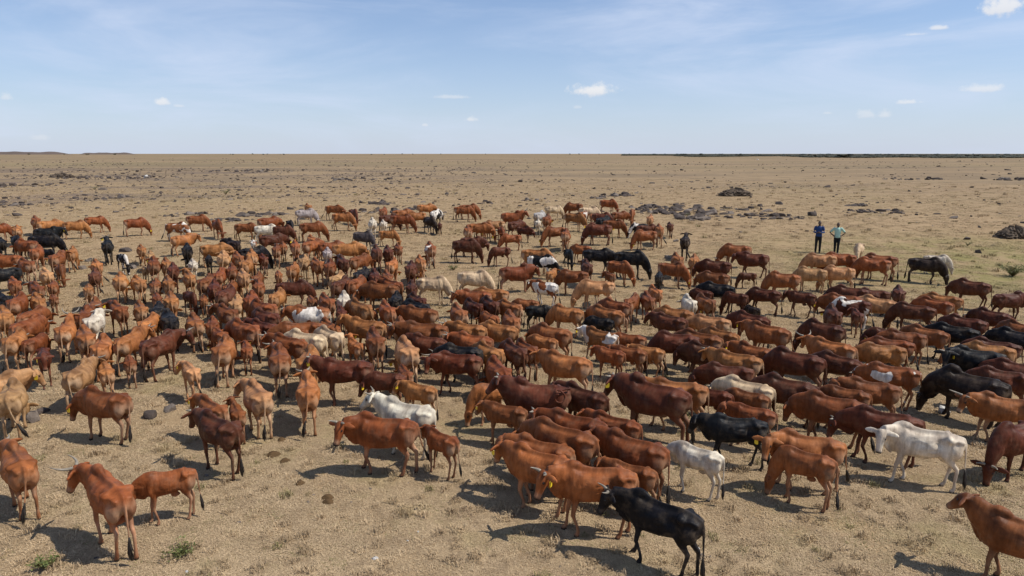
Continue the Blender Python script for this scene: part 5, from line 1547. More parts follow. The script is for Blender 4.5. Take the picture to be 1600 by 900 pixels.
    (19, -3.54, 24.83, 121, 0.91, (0.093, 0.026, 0.012, 2.00), 0, 0, 'a', 'dark mahogany cow seen from behind, first right of the black rump in the middle'),
    (22, 0.52, 24.85, 167, 0.76, (0.302, 0.104, 0.034, 2.00), 0, 0, 'y', 'chestnut young cow facing left, first left of the small black cow'),
    (15, 4.48, 24.86, 65, 0.90, (0.220, 0.069, 0.022, 2.00), 1, 0, 'a', 'chestnut cow seen from behind, first right of the small brown and white calf'),
    (23, 6.60, 24.89, 90, 0.88, (0.722, 0.645, 0.501, 2.00), 0, 0, 'a', 'white cow with a speckled rump seen from behind, right of the middle'),
    (23, -9.73, 24.90, 105, 0.96, (0.252, 0.071, 0.023, 2.00), 1, 0, 'a', 'chestnut cow seen from behind, first in front of the white-flanked young cow'),
    (10, -6.28, 24.92, 102, 0.92, (0.726, 0.652, 0.506, 2.00), 0, 0, 'a', 'slim white cow seen from behind, left of the middle'),
    (8, -19.05, 24.97, 141, 0.95, (0.011, 0.010, 0.011, 2.00), 0, 0, 'a', 'black cow seen from behind, first left of the wide-horned cow'),
    (10, -4.36, 25.02, 92, 0.92, (0.009, 0.008, 0.009, 2.00), 0, 0, 'a', 'black cow seen from behind in the middle of the herd'),
    (6, -7.59, 25.24, 114, 0.75, (0.205, 0.071, 0.023, 2.00), 0, 1, 'y', 'chestnut young cow seen from behind, first behind the white cow with brown patches'),
    (19, 16.30, 25.25, 143, 0.89, (0.341, 0.137, 0.043, 2.00), 0, 0, 'a', 'orange-brown cow facing left, first in front of the lone brown-black cow'),
    (15, 5.13, 25.28, 89, 0.89, (0.222, 0.068, 0.022, 2.00), 0, 1, 'a', 'chestnut cow seen from behind, first left of the white speckled rump'),
    (16, 18.90, 25.38, 9, 0.93, (0.095, 0.026, 0.012, 2.00), 1, 0, 'a', 'dark mahogany cow facing away right, first behind the big black cow on the right'),
    (10, -10.95, 25.63, 90, 0.99, (0.116, 0.034, 0.016, 2.00), 0, 0, 'a', 'dark mahogany cow seen from behind, first left of the white-flanked young cow'),
    (2, -13.65, 25.67, 121, 0.77, (0.196, 0.056, 0.018, 2.00), 0, 0, 'y', 'horned chestnut young cow seen from behind, first behind the big dark cow facing right'),
    (17, -1.43, 25.75, 171, 0.93, (0.273, 0.079, 0.026, 2.00), 2, 0, 'a', 'horned chestnut cow facing left, first in front of the big cream cow'),
    (23, -9.06, 25.80, 91, 0.90, (0.384, 0.162, 0.052, 2.00), 0, 0, 'a', 'orange-brown cow seen from behind, first in front of the white-flanked young cow'),
    (36, 8.67, 25.88, 143, 0.75, (0.101, 0.030, 0.014, 2.00), 0, 0, 'y', 'dark mahogany young cow grazing facing left, first right of the white speckled rump'),
    (3, 11.25, 25.94, 143, 0.76, (0.114, 0.035, 0.017, 2.00), 0, 0, 'y', 'dark mahogany young cow facing left, first left of the white-backed dark cow'),
    (22, -12.04, 26.08, 114, 0.63, (0.250, 0.085, 0.027, 2.00), 0, 0, 'v', 'chestnut calf seen from behind, first in front of the white calf under the black rump'),
    (15, -0.80, 26.10, 166, 0.93, (0.346, 0.137, 0.044, 2.00), 0, 0, 'a', 'orange-brown cow facing left, first in front of the big cream cow'),
    (23, 13.30, 26.26, 150, 0.92, (0.108, 0.032, 0.015, 2.00), 0, 0, 'a', 'dark mahogany cow facing left, first behind the white-backed dark cow'),
    (36, -12.66, 26.29, 315, 0.75, (0.098, 0.029, 0.013, 2.00), 0, 0, 'y', 'dark mahogany young cow grazing facing the camera, first behind the big dark cow facing right'),
    (32, 9.94, 26.32, 147, 0.87, (0.101, 0.028, 0.013, 2.00), 0, 0, 'a', 'dark mahogany cow grazing facing left, first right of the white speckled rump'),
    (19, 14.23, 26.32, 161, 0.87, (0.116, 0.035, 0.016, 2.00), 0, 0, 'a', 'dark mahogany cow facing left, first right of the white-backed dark cow'),
    (2, -18.12, 26.37, 128, 0.59, (0.196, 0.062, 0.020, 2.00), 0, 1, 'v', 'chestnut calf seen from behind, first behind the wide-horned cow'),
    (8, 15.25, 26.39, 65, 0.89, (0.108, 0.033, 0.016, 2.00), 1, 0, 'a', 'dark mahogany cow seen from behind, first right of the white-backed dark cow'),
    (2, 7.60, 26.74, 132, 0.74, (0.093, 0.026, 0.012, 2.00), 0, 0, 'y', 'dark mahogany young cow facing away left, first right of the white speckled rump'),
    (8, 5.70, 26.74, 97, 0.85, (0.428, 0.150, 0.048, 2.00), 0, 0, 'a', 'orange-brown cow seen from behind, first left of the white speckled rump'),
    (15, 8.24, 26.82, 148, 0.94, (0.013, 0.013, 0.015, 2.00), 0, 0, 'a', 'black cow facing left, first right of the white speckled rump'),
    (19, -5.24, 26.83, 165, 0.99, (0.204, 0.070, 0.023, 2.00), 1, 1, 'a', 'chestnut cow facing away left, first right of the slim white cow'),
    (14, -19.14, 26.95, 133, 0.91, (0.211, 0.061, 0.020, 2.00), 2, 1, 'a', 'horned chestnut cow seen from behind, first behind the wide-horned cow'),
    (10, -12.00, 26.98, 110, 0.97, (0.128, 0.035, 0.016, 2.00), 2, 1, 'a', 'horned dark mahogany cow seen from behind, first in front of the brown-black cow far back'),
    (6, -17.11, 27.05, 120, 0.80, (0.358, 0.146, 0.046, 2.00), 0, 0, 'y', 'orange-brown young cow seen from behind, first behind the white cow on the left'),
    (39, -4.07, 27.15, 98, 0.93, (0.090, 0.028, 0.013, 2.00), 0, 0, 'a', 'dark mahogany cow grazing seen from behind, first left of the grazing cream cow'),
    (39, 3.42, 27.20, 175, 0.98, (0.559, 0.273, 0.118, 2.00), 0, 0, 'a', 'tan cow grazing facing left, first behind the small brown and white calf'),
    (1, -10.30, 27.26, 108, 0.94, (0.244, 0.075, 0.024, 2.00), 2, 0, 'a', 'horned chestnut cow seen from behind, first left of the white-flanked young cow'),
    (19, 18.79, 27.36, 135, 0.94, (0.127, 0.041, 0.019, 2.00), 0, 0, 'a', 'dark mahogany cow facing left, first right of the lone brown-black cow'),
    (1, -4.92, 27.46, 137, 0.93, (0.207, 0.059, 0.019, 2.00), 0, 1, 'a', 'chestnut cow facing away left, first behind the black rump in the middle'),
    (27, -9.01, 27.55, 11, 0.91, (0.100, 0.029, 0.014, 2.00), 1, 1, 'a', 'dark mahogany cow grazing facing right, first right of the white-flanked young cow'),
    (23, -7.05, 27.66, 80, 0.95, (0.110, 0.036, 0.017, 2.00), 0, 0, 'a', 'dark mahogany cow seen from behind, first behind the slim white cow'),
    (32, -14.75, 27.75, 113, 0.89, (0.249, 0.081, 0.026, 2.00), 1, 0, 'a', 'chestnut cow grazing seen from behind, first left of the white calf under the black rump'),
    (8, -14.24, 27.79, 118, 0.94, (0.329, 0.130, 0.041, 2.00), 2, 0, 'a', 'horned orange-brown cow seen from behind, first left of the white calf under the black rump'),
    (5, 1.38, 27.83, 148, 0.86, (0.267, 0.081, 0.026, 0.52), 2, 0, 'a', 'white cow with brown flank and brown horned head, seen from the side'),
    (8, -11.72, 27.86, 93, 0.80, (0.258, 0.086, 0.028, 2.00), 0, 1, 'y', 'chestnut young cow seen from behind, first behind the big dark cow facing right'),
    (8, -6.45, 27.89, 73, 0.96, (0.272, 0.083, 0.027, 2.00), 1, 1, 'a', 'chestnut cow seen from behind, first behind the slim white cow'),
    (22, -19.11, 27.91, 118, 0.75, (0.275, 0.087, 0.028, 2.00), 0, 0, 'y', 'chestnut young cow seen from behind, first behind the wide-horned cow'),
    (39, -3.32, 27.92, 358, 0.95, (0.630, 0.461, 0.282, 2.00), 1, 1, 'a', 'cream cow grazing with its head low, in the middle of the herd'),
    (22, 3.55, 27.92, 82, 0.61, (0.241, 0.075, 0.024, 0.60), 0, 0, 'v', 'small brown and white calf beside a tan cow'),
    (32, -12.76, 28.03, 95, 0.99, (0.220, 0.072, 0.023, 2.00), 0, 1, 'a', 'chestnut cow grazing seen from behind, first in front of the brown-black cow far back'),
    (32, -20.82, 28.04, 133, 0.92, (0.304, 0.092, 0.030, 2.00), 0, 1, 'a', 'chestnut cow seen from behind, second one behind the wide-horned cow'),
    (23, -15.84, 28.42, 129, 0.92, (0.461, 0.189, 0.060, 2.00), 1, 1, 'a', 'orange-brown cow seen from behind, first in front of the black and white calf'),
    (31, -16.60, 28.45, 117, 0.99, (0.467, 0.196, 0.062, 2.00), 1, 0, 'a', 'orange-brown cow grazing seen from behind, first in front of the black and white calf'),
    (10, -7.42, 28.59, 86, 1.00, (0.508, 0.290, 0.125, 2.00), 0, 1, 'a', 'tan cow seen from behind, first behind the slim white cow'),
    (10, 11.63, 28.76, 159, 1.00, (0.282, 0.093, 0.030, 2.00), 0, 1, 'a', 'chestnut cow grazing facing left, first left of the two people'),
    (31, -1.66, 29.04, 349, 1.00, (0.689, 0.502, 0.308, 2.00), 0, 1, 'a', 'big pale cream cow standing behind the brown cows near the red bull'),
    (32, -11.64, 29.09, 116, 0.99, (0.487, 0.243, 0.105, 2.00), 0, 1, 'a', 'tan cow grazing seen from behind, first left of the white-flanked young cow'),
    (23, -5.42, 29.15, 107, 0.95, (0.238, 0.079, 0.026, 2.00), 0, 0, 'a', 'chestnut cow seen from behind, first behind the black rump in the middle'),
    (10, -5.97, 29.23, 104, 0.99, (0.127, 0.038, 0.018, 2.00), 0, 1, 'a', 'dark mahogany cow seen from behind, first behind the black rump in the middle'),
    (25, 8.84, 29.30, 152, 0.91, (0.201, 0.068, 0.022, 2.00), 1, 0, 'a', 'chestnut cow facing left, first behind the white speckled rump'),
    (0, -14.12, 29.38, 121, 0.90, (0.363, 0.148, 0.047, 2.00), 0, 0, 'a', 'orange-brown cow with raised head seen from behind, first right of the black and white calf'),
    (16, -6.59, 29.53, 81, 0.97, (0.013, 0.011, 0.013, 2.00), 0, 0, 'a', 'black cow seen from behind, first behind the slim white cow'),
    (15, -11.22, 29.62, 96, 0.82, (0.203, 0.069, 0.022, 2.00), 0, 0, 'y', 'chestnut young cow seen from behind, first left of the white-flanked young cow'),
    (36, 6.49, 29.64, 76, 0.78, (0.010, 0.009, 0.010, 2.00), 0, 0, 'y', 'black young cow grazing seen from behind, first behind the white speckled rump'),
    (34, 2.71, 29.72, 171, 0.94, (0.202, 0.065, 0.021, 2.00), 0, 1, 'a', 'chestnut cow grazing facing left, first right of the white and brown horned cow'),
    (16, -18.51, 29.81, 116, 0.90, (0.135, 0.045, 0.021, 2.00), 0, 0, 'a', 'dark mahogany cow seen from behind, first left of the black and white calf'),
    (5, -13.00, 29.87, 103, 0.90, (0.270, 0.076, 0.025, 2.00), 0, 1, 'a', 'chestnut cow seen from behind, first right of the white calf under the black rump'),
    (27, -20.72, 29.90, 132, 0.95, (0.534, 0.276, 0.119, 2.00), 0, 1, 'a', 'tan cow seen from behind, first left of the lone black cow'),
    (20, 0.17, 30.29, 12, 0.99, (0.203, 0.055, 0.021, 2.00), 1, 0, 'B', 'deep red bull with a black hump in the middle distance'),
    (10, 13.48, 30.31, 160, 0.93, (0.455, 0.249, 0.108, 2.00), 0, 0, 'a', 'tan cow grazing facing left, second one left of the cream cow below the people'),
    (6, -10.53, 30.32, 112, 0.76, (0.289, 0.099, 0.032, 0.60), 0, 0, 'y', 'dark brown young cow with a white flank patch, seen from behind'),
    (16, -22.87, 30.38, 238, 0.90, (0.012, 0.013, 0.015, 2.00), 0, 1, 'a', 'black cow facing left, first behind the wide-horned cow'),
    (27, 14.78, 30.40, 166, 0.95, (0.548, 0.267, 0.115, 2.00), 1, 0, 'a', 'tan cow grazing facing left, first in front of the cream cow below the people'),
    (34, -15.36, 30.52, 115, 1.00, (0.138, 0.037, 0.017, 2.00), 0, 0, 'a', 'dark mahogany cow grazing seen from behind, first right of the black and white calf'),
    (3, 1.81, 30.64, 69, 0.75, (0.399, 0.163, 0.052, 2.00), 0, 1, 'y', 'orange-brown young cow seen from behind, first behind the white and brown horned cow'),
    (11, 4.47, 30.71, 110, 0.64, (0.202, 0.067, 0.022, 2.00), 0, 0, 'v', 'chestnut calf seen from behind, first behind the small brown and white calf'),
    (34, -4.62, 30.82, 95, 1.03, (0.110, 0.032, 0.015, 2.00), 0, 1, 'a', 'dark mahogany cow grazing seen from behind, first behind the grazing cream cow'),
    (16, -12.87, 30.90, 109, 0.93, (0.200, 0.061, 0.020, 2.00), 0, 0, 'a', 'chestnut cow seen from behind, first left of the white-flanked young cow'),
    (6, 10.88, 31.07, 180, 0.60, (0.102, 0.033, 0.015, 2.00), 0, 1, 'v', 'dark mahogany calf grazing facing left, first right of the white speckled rump'),
    (32, -10.09, 31.07, 96, 0.96, (0.336, 0.129, 0.041, 2.00), 1, 0, 'a', 'orange-brown cow grazing seen from behind, first right of the white-flanked young cow'),
    (10, 7.43, 31.33, 326, 0.97, (0.262, 0.083, 0.027, 2.00), 0, 1, 'a', 'chestnut cow grazing facing right, first in front of the black cow near the rocks'),
    (8, 9.45, 31.35, 162, 1.02, (0.099, 0.028, 0.013, 2.00), 0, 1, 'a', 'dark mahogany cow facing left, first in front of the black cow near the rocks'),
    (39, -8.49, 31.46, 100, 1.01, (0.199, 0.058, 0.019, 2.00), 0, 1, 'a', 'chestnut cow grazing seen from behind, first in front of the pale grey calf'),
    (4, -16.76, 31.55, 117, 1.05, (0.219, 0.067, 0.022, 2.00), 0, 1, 'a', 'chestnut cow seen from behind, first right of the black and white calf'),
    (4, 3.51, 31.64, 92, 0.95, (0.093, 0.030, 0.014, 2.00), 0, 0, 'a', 'dark mahogany cow seen from behind, first behind the small brown and white calf'),
    (8, -12.51, 31.79, 96, 1.01, (0.358, 0.148, 0.047, 2.00), 0, 0, 'a', 'orange-brown cow seen from behind, first in front of the brown-black cow far back'),
    (34, -21.34, 31.80, 310, 0.84, (0.202, 0.070, 0.023, 2.00), 0, 1, 'y', 'chestnut young cow grazing facing the camera, first left of the lone black cow'),
    (15, -19.62, 31.83, 125, 0.97, (0.462, 0.176, 0.056, 2.00), 1, 0, 'a', 'orange-brown cow seen from behind, first left of the black and white calf'),
    (15, -9.22, 31.84, 118, 0.99, (0.301, 0.102, 0.033, 2.00), 1, 0, 'a', 'chestnut cow seen from behind, first in front of the pale grey calf'),
    (39, 17.06, 31.86, 159, 1.04, (0.299, 0.087, 0.028, 2.00), 1, 0, 'a', 'chestnut cow grazing facing left, first in front of the cream cow below the people'),
    (39, 5.05, 31.88, 315, 0.93, (0.292, 0.094, 0.031, 2.00), 1, 1, 'a', 'chestnut cow grazing facing forward right, first in front of the largest black cow'),
    (32, -5.67, 31.96, 87, 0.97, (0.459, 0.162, 0.051, 2.00), 0, 1, 'a', 'orange-brown cow grazing seen from behind, first left of the white-rumped chestnut cow'),
    (25, -16.42, 32.03, 120, 0.96, (0.355, 0.140, 0.045, 2.00), 0, 0, 'a', 'orange-brown cow seen from behind, first left of the white calf under the black rump'),
    (23, -23.20, 32.21, 145, 0.98, (0.279, 0.087, 0.028, 2.00), 2, 0, 'a', 'horned chestnut cow seen from behind, first left of the lone black cow'),
    (2, -17.57, 32.22, 127, 0.61, (0.386, 0.221, 0.095, 2.00), 0, 1, 'v', 'tan calf seen from behind, first right of the black and white calf'),
    (13, -8.10, 32.22, 112, 1.02, (0.106, 0.032, 0.015, 2.00), 2, 0, 'a', 'horned dark mahogany cow seen from behind, first right of the pale grey calf'),
    (27, 19.80, 32.30, 325, 1.02, (0.031, 0.019, 0.014, 2.00), 1, 0, 'a', 'brown-black cow grazing apart on the right with a white one behind'),
    (10, -4.43, 32.47, 102, 1.02, (0.415, 0.159, 0.051, 2.00), 1, 1, 'a', 'orange-brown cow seen from behind, first in front of the white-rumped chestnut cow'),
    (15, -10.09, 32.82, 101, 0.99, (0.420, 0.232, 0.100, 2.00), 1, 0, 'a', 'tan cow seen from behind, first left of the pale grey calf'),
    (15, -15.53, 32.82, 117, 0.83, (0.706, 0.629, 0.488, 2.00), 0, 1, 'y', "white calf seen from behind, just below a black cow's rump"),
    (39, 15.02, 32.89, 166, 1.03, (0.448, 0.212, 0.091, 2.00), 0, 0, 'a', 'tan cow grazing facing left, first in front of the two people'),
    (15, -7.42, 32.91, 67, 1.02, (0.223, 0.073, 0.024, 2.00), 0, 0, 'a', 'chestnut cow seen from behind, first right of the pale grey calf'),
    (31, 17.97, 32.95, 152, 1.03, (0.241, 0.076, 0.025, 2.00), 0, 0, 'a', 'chestnut cow grazing facing left, first right of the cream cow below the people'),
    (10, 8.92, 33.04, 75, 0.99, (0.415, 0.165, 0.053, 2.00), 1, 0, 'a', 'orange-brown cow grazing seen from behind, first behind the white speckled rump'),
    (39, 16.07, 33.13, 167, 1.06, (0.303, 0.090, 0.029, 2.00), 0, 0, 'a', 'chestnut cow grazing facing left, first right of the two people'),
    (39, 5.82, 33.28, 333, 1.11, (0.011, 0.011, 0.012, 2.00), 1, 0, 'a', 'largest black cow grazing with its head to the right'),
    (10, 1.42, 33.33, 336, 0.97, (0.010, 0.010, 0.011, 0.50), 0, 0, 'a', 'black and white cow grazing behind the red bull'),
    (16, -24.92, 33.33, 188, 0.99, (0.268, 0.082, 0.026, 2.00), 0, 1, 'a', 'chestnut cow facing left, first left of the lone black cow'),
    (12, -22.42, 33.34, 106, 1.04, (0.230, 0.074, 0.024, 2.00), 0, 0, 'a', 'chestnut cow seen from behind, first left of the lone black cow'),
    (35, 11.93, 33.36, 162, 1.04, (0.112, 0.030, 0.014, 2.00), 0, 0, 'a', 'dark mahogany cow facing left, first right of the black cow near the rocks'),
    (27, 8.19, 33.52, 90, 0.94, (0.307, 0.111, 0.035, 2.00), 0, 0, 'a', 'orange-brown cow grazing seen from behind, first in front of the black cow near the rocks'),
    (4, -14.32, 33.55, 111, 1.04, (0.586, 0.307, 0.133, 2.00), 0, 0, 'a', 'tan cow seen from behind, first in front of the brown-black cow far back'),
    (16, -13.65, 33.63, 120, 1.01, (0.250, 0.085, 0.028, 2.00), 0, 0, 'a', 'chestnut cow seen from behind, first in front of the brown-black cow far back'),
    (10, -13.02, 33.82, 112, 1.07, (0.466, 0.197, 0.063, 2.00), 0, 0, 'a', 'orange-brown cow grazing seen from behind, first right of the brown-black cow far back'),
    (14, -12.58, 34.13, 118, 0.84, (0.130, 0.036, 0.017, 2.00), 0, 1, 'y', 'dark mahogany young cow seen from behind, first behind the white-flanked young cow'),
    (22, -15.34, 34.17, 112, 0.75, (0.013, 0.011, 0.013, 2.00), 0, 0, 'v', 'black calf seen from behind, first right of the white calf under the black rump'),
    (39, 1.23, 34.29, 339, 1.07, (0.409, 0.165, 0.052, 2.00), 0, 0, 'a', 'orange-brown cow grazing facing right, first behind the black cow with white marks'),
    (32, 21.60, 34.37, -24, 0.80, (0.730, 0.635, 0.493, 2.00), 0, 1, 'y', 'white young cow half hidden behind the grazing brown-black cow'),
    (6, -19.82, 34.38, 319, 0.80, (0.012, 0.012, 0.014, 0.52), 0, 0, 'v', 'black and white calf grazing on the left side'),
    (8, 4.36, 34.39, 351, 1.08, (0.012, 0.011, 0.013, 2.00), 0, 0, 'a', 'black cow in profile left of the largest black cow'),
    (31, -6.94, 34.65, 106, 1.08, (0.118, 0.039, 0.018, 2.00), 1, 0, 'a', 'dark mahogany cow grazing seen from behind, first in front of the dark grey cow'),
    (8, -18.70, 34.93, 115, 0.83, (0.391, 0.222, 0.096, 2.00), 0, 1, 'y', 'tan young cow seen from behind, first right of the black and white calf'),
    (10, -22.83, 35.10, 113, 0.98, (0.411, 0.169, 0.054, 2.00), 0, 0, 'a', 'orange-brown cow grazing seen from behind, first left of the lone black cow'),
    (34, -13.45, 35.13, 38, 1.04, (0.012, 0.010, 0.012, 2.00), 0, 0, 'a', 'black cow grazing facing right, first right of the brown-black cow far back'),
    (10, -6.44, 35.15, 106, 1.02, (0.136, 0.039, 0.018, 2.00), 0, 0, 'a', 'dark mahogany cow grazing seen from behind, first right of the dark grey cow'),
    (32, -16.87, 35.17, 114, 1.08, (0.009, 0.008, 0.009, 2.00), 1, 1, 'a', 'black cow grazing seen from behind, first behind the white calf under the black rump'),
    (39, -9.69, 35.51, 104, 0.88, (0.392, 0.328, 0.308, 2.00), 0, 0, 'y', 'small pale grey calf seen from behind between brown cows'),
    (31, -24.94, 35.53, 108, 1.00, (0.298, 0.090, 0.029, 2.00), 1, 1, 'a', 'chestnut cow seen from behind, second one left of the lone black cow'),
    (39, 3.01, 35.81, 283, 0.81, (0.010, 0.010, 0.011, 2.00), 0, 1, 'y', 'black young cow grazing facing the camera, first right of the black cow with white marks'),
    (23, -8.76, 36.05, 370, 1.07, (0.456, 0.188, 0.060, 2.00), 1, 0, 'a', 'orange-brown cow facing right, first right of the pale grey calf'),
    (10, 11.95, 36.08, 162, 1.03, (0.270, 0.089, 0.029, 2.00), 2, 0, 'a', 'chestnut cow grazing facing left, first right of the black cow near the rocks'),
    (19, -15.84, 36.08, 374, 1.04, (0.385, 0.164, 0.052, 2.00), 0, 0, 'a', 'orange-brown cow facing right, first left of the brown-black cow far back'),
    (12, -12.57, 36.15, 107, 0.97, (0.216, 0.071, 0.023, 2.00), 1, 0, 'a', 'chestnut cow seen from behind, first in front of the white cow grazing far back'),
    (31, -4.37, 36.21, 103, 1.01, (0.282, 0.089, 0.029, 0.60), 0, 0, 'a', 'chestnut cow with a white patch on its rump standing alone'),
    (36, -0.62, 36.28, 196, 0.82, (0.125, 0.037, 0.017, 2.00), 0, 0, 'v', 'dark mahogany calf grazing facing left, first behind the red bull with black hump'),
    (34, -11.70, 36.57, 109, 1.05, (0.300, 0.087, 0.028, 2.00), 0, 1, 'a', 'chestnut cow grazing seen from behind, first left of the pale grey calf'),
    (34, -20.11, 36.73, 121, 0.87, (0.379, 0.151, 0.048, 2.00), 0, 0, 'y', 'orange-brown young cow grazing seen from behind, first right of the black and white calf'),
    (6, -25.34, 36.92, 341, 0.66, (0.012, 0.011, 0.013, 2.00), 0, 0, 'v', 'black calf grazing facing the camera, first left of the lone black cow'),
    (34, 18.94, 36.97, 239, 0.96, (0.673, 0.486, 0.298, 2.00), 0, 0, 'a', 'cream cow grazing toward the camera just below the two people'),
    (0, -22.09, 37.02, 117, 1.07, (0.010, 0.011, 0.012, 2.00), 2, 1, 'a', 'black cow standing alone with raised head on the left'),
    (8, 3.81, 37.03, 150, 0.86, (0.300, 0.100, 0.033, 2.00), 0, 0, 'y', 'chestnut young cow facing away left, first right of the black cow with white marks'),
    (15, -10.90, 37.10, 67, 1.05, (0.297, 0.095, 0.031, 2.00), 1, 0, 'a', 'chestnut cow seen from behind, first behind the pale grey calf'),
    (8, -6.24, 37.11, 108, 0.82, (0.251, 0.077, 0.025, 2.00), 0, 1, 'y', 'chestnut young cow seen from behind, first left of the white-rumped chestnut cow'),
    (1, -15.31, 37.16, 131, 1.07, (0.024, 0.012, 0.009, 2.00), 0, 0, 'a', 'brown-black cow turning its head left far back'),
    (19, -9.93, 37.17, 27, 1.00, (0.245, 0.073, 0.024, 2.00), 0, 0, 'a', 'chestnut cow facing right, first behind the pale grey calf'),
    (10, -2.56, 37.21, 353, 1.05, (0.094, 0.030, 0.014, 2.00), 0, 0, 'a', 'dark mahogany cow grazing facing right, first right of the white-rumped chestnut cow'),
    (8, -12.65, 37.45, 108, 0.87, (0.294, 0.101, 0.033, 2.00), 0, 1, 'y', 'chestnut young cow seen from behind, first in front of the white cow grazing far back'),
    (16, -26.90, 37.60, 165, 0.99, (0.220, 0.064, 0.021, 2.00), 0, 0, 'a', 'chestnut cow seen from behind, third one left of the black and white calf'),
    (26, 9.78, 38.34, 73, 1.07, (0.029, 0.017, 0.012, 2.00), 0, 0, 'a', 'brown-black cow with raised head seen from behind near the rocks'),
    (32, -28.86, 38.38, 130, 0.97, (0.010, 0.010, 0.012, 2.00), 0, 0, 'a', 'black cow seen from behind, first left of the lone black cow'),
    (31, -26.69, 38.73, 379, 1.08, (0.009, 0.008, 0.010, 2.00), 0, 1, 'a', 'black cow grazing facing right, first left of the lone black cow'),
    (27, -11.46, 39.00, 123, 1.01, (0.455, 0.160, 0.051, 2.00), 0, 0, 'a', 'orange-brown cow seen from behind, first behind the pale grey calf'),
    (16, -2.28, 39.03, 354, 0.98, (0.120, 0.037, 0.018, 2.00), 0, 0, 'a', 'dark mahogany cow facing right, first right of the white-rumped chestnut cow'),
    (15, -13.80, 39.10, 42, 1.03, (0.103, 0.032, 0.015, 2.00), 0, 1, 'a', 'dark mahogany cow facing right, first in front of the white cow grazing far back'),
    (27, -28.66, 39.27, 314, 0.97, (0.012, 0.011, 0.013, 2.00), 0, 0, 'a', 'black cow grazing facing the camera, first left of the lone black cow'),
    (3, -15.00, 39.37, 112, 0.70, (0.253, 0.079, 0.026, 0.52), 0, 0, 'v', 'small white and brown calf between grazing cows far back'),
    (4, -19.16, 39.53, 52, 1.00, (0.435, 0.169, 0.054, 2.00), 2, 0, 'a', 'horned orange-brown cow facing right, first in front of the pied cow far left'),
    (10, -8.97, 40.95, 341, 0.97, (0.082, 0.067, 0.066, 2.00), 0, 0, 'a', 'dark grey cow with outstretched tail grazing left of the orange calf'),
    (34, -0.04, 40.96, 193, 0.84, (0.300, 0.090, 0.029, 2.00), 0, 0, 'y', 'chestnut young cow grazing facing left, first in front of the tall-horned bull'),
    (31, 3.24, 41.00, 83, 1.03, (0.271, 0.088, 0.029, 2.00), 0, 1, 'a', 'chestnut cow seen from behind, first behind the black cow with white marks'),
    (31, 8.10, 41.22, 190, 0.97, (0.259, 0.081, 0.026, 2.00), 0, 1, 'a', 'chestnut cow grazing facing left, first in front of the black-headed white calf'),
    (35, -28.61, 41.90, 27, 1.05, (0.010, 0.011, 0.012, 2.00), 1, 1, 'a', 'black cow facing right, first left of the lone black cow'),
    (34, -2.73, 42.12, 97, 1.06, (0.295, 0.095, 0.031, 2.00), 2, 1, 'a', 'horned chestnut cow seen from behind, first right of the black and white cow far back'),
    (32, 2.71, 42.38, 195, 1.02, (0.249, 0.081, 0.026, 2.00), 0, 1, 'a', 'chestnut cow grazing facing left, first right of the white calf at the back'),
    (32, -7.73, 42.40, 349, 0.85, (0.419, 0.170, 0.054, 2.00), 0, 0, 'y', 'orange-brown young cow grazing facing forward right, first in front of the white rump far back'),
    (13, -31.06, 42.74, 122, 1.01, (0.444, 0.180, 0.057, 2.00), 2, 0, 'a', 'horned orange-brown cow seen from behind, first left of the lone black cow'),
    (16, 9.26, 42.84, 83, 1.03, (0.386, 0.145, 0.046, 2.00), 0, 1, 'a', 'orange-brown cow seen from behind, first right of the black-headed white calf'),
    (31, 5.48, 42.94, 175, 1.09, (0.138, 0.040, 0.019, 2.00), 1, 1, 'a', 'dark mahogany cow grazing facing left, first left of the black-headed white calf'),
    (10, -14.61, 43.37, 351, 0.96, (0.120, 0.038, 0.018, 2.00), 0, 1, 'a', 'dark mahogany cow grazing facing forward right, first right of the white cow grazing far back'),
    (8, 8.64, 43.65, 2, 0.98, (0.134, 0.043, 0.020, 2.00), 1, 0, 'a', 'dark mahogany cow facing right, first right of the black-headed white calf'),
    (10, -15.82, 43.77, 368, 0.96, (0.779, 0.704, 0.547, 2.00), 0, 0, 'a', 'white cow grazing with its head to the right in the back rows'),
    (8, -2.18, 43.81, -4, 1.06, (0.316, 0.111, 0.035, 2.00), 0, 0, 'a', 'orange-brown cow facing right, first left of the tall-horned bull'),
    (15, -0.69, 43.83, 280, 0.84, (0.202, 0.057, 0.019, 2.00), 0, 0, 'y', 'chestnut young cow facing the camera, first in front of the tall-horned bull'),
    (39, -33.20, 43.95, 40, 0.97, (0.256, 0.072, 0.023, 2.00), 0, 0, 'a', 'chestnut cow grazing facing right, first left of the lone black cow'),
    (32, -12.91, 43.98, 376, 1.07, (0.227, 0.071, 0.023, 2.00), 1, 0, 'a', 'chestnut cow grazing facing right, first in front of the pale grey cow'),
    (8, 0.79, 44.09, 322, 0.81, (0.105, 0.028, 0.013, 2.00), 0, 0, 'y', 'dark mahogany young cow facing forward right, first left of the white calf at the back'),
    (31, -1.84, 44.35, 336, 0.99, (0.346, 0.123, 0.039, 2.00), 0, 1, 'a', 'orange-brown cow grazing facing right, first left of the tall-horned bull'),
    (10, -21.89, 44.45, 357, 1.01, (0.255, 0.086, 0.028, 0.52), 0, 0, 'a', 'white and brown pied cow grazing at the far left back'),
    (32, -17.39, 44.46, 362, 0.98, (0.222, 0.074, 0.024, 2.00), 0, 0, 'a', 'chestnut cow grazing facing right, first left of the white cow grazing far back'),
    (27, -29.12, 45.41, 24, 0.97, (0.391, 0.161, 0.051, 2.00), 0, 0, 'a', 'orange-brown cow grazing facing right, first left of the lone black cow'),
    (8, 0.26, 45.43, 48, 1.00, (0.110, 0.034, 0.016, 2.00), 0, 1, 'a', 'dark mahogany cow facing away right, first in front of the tall-horned bull'),
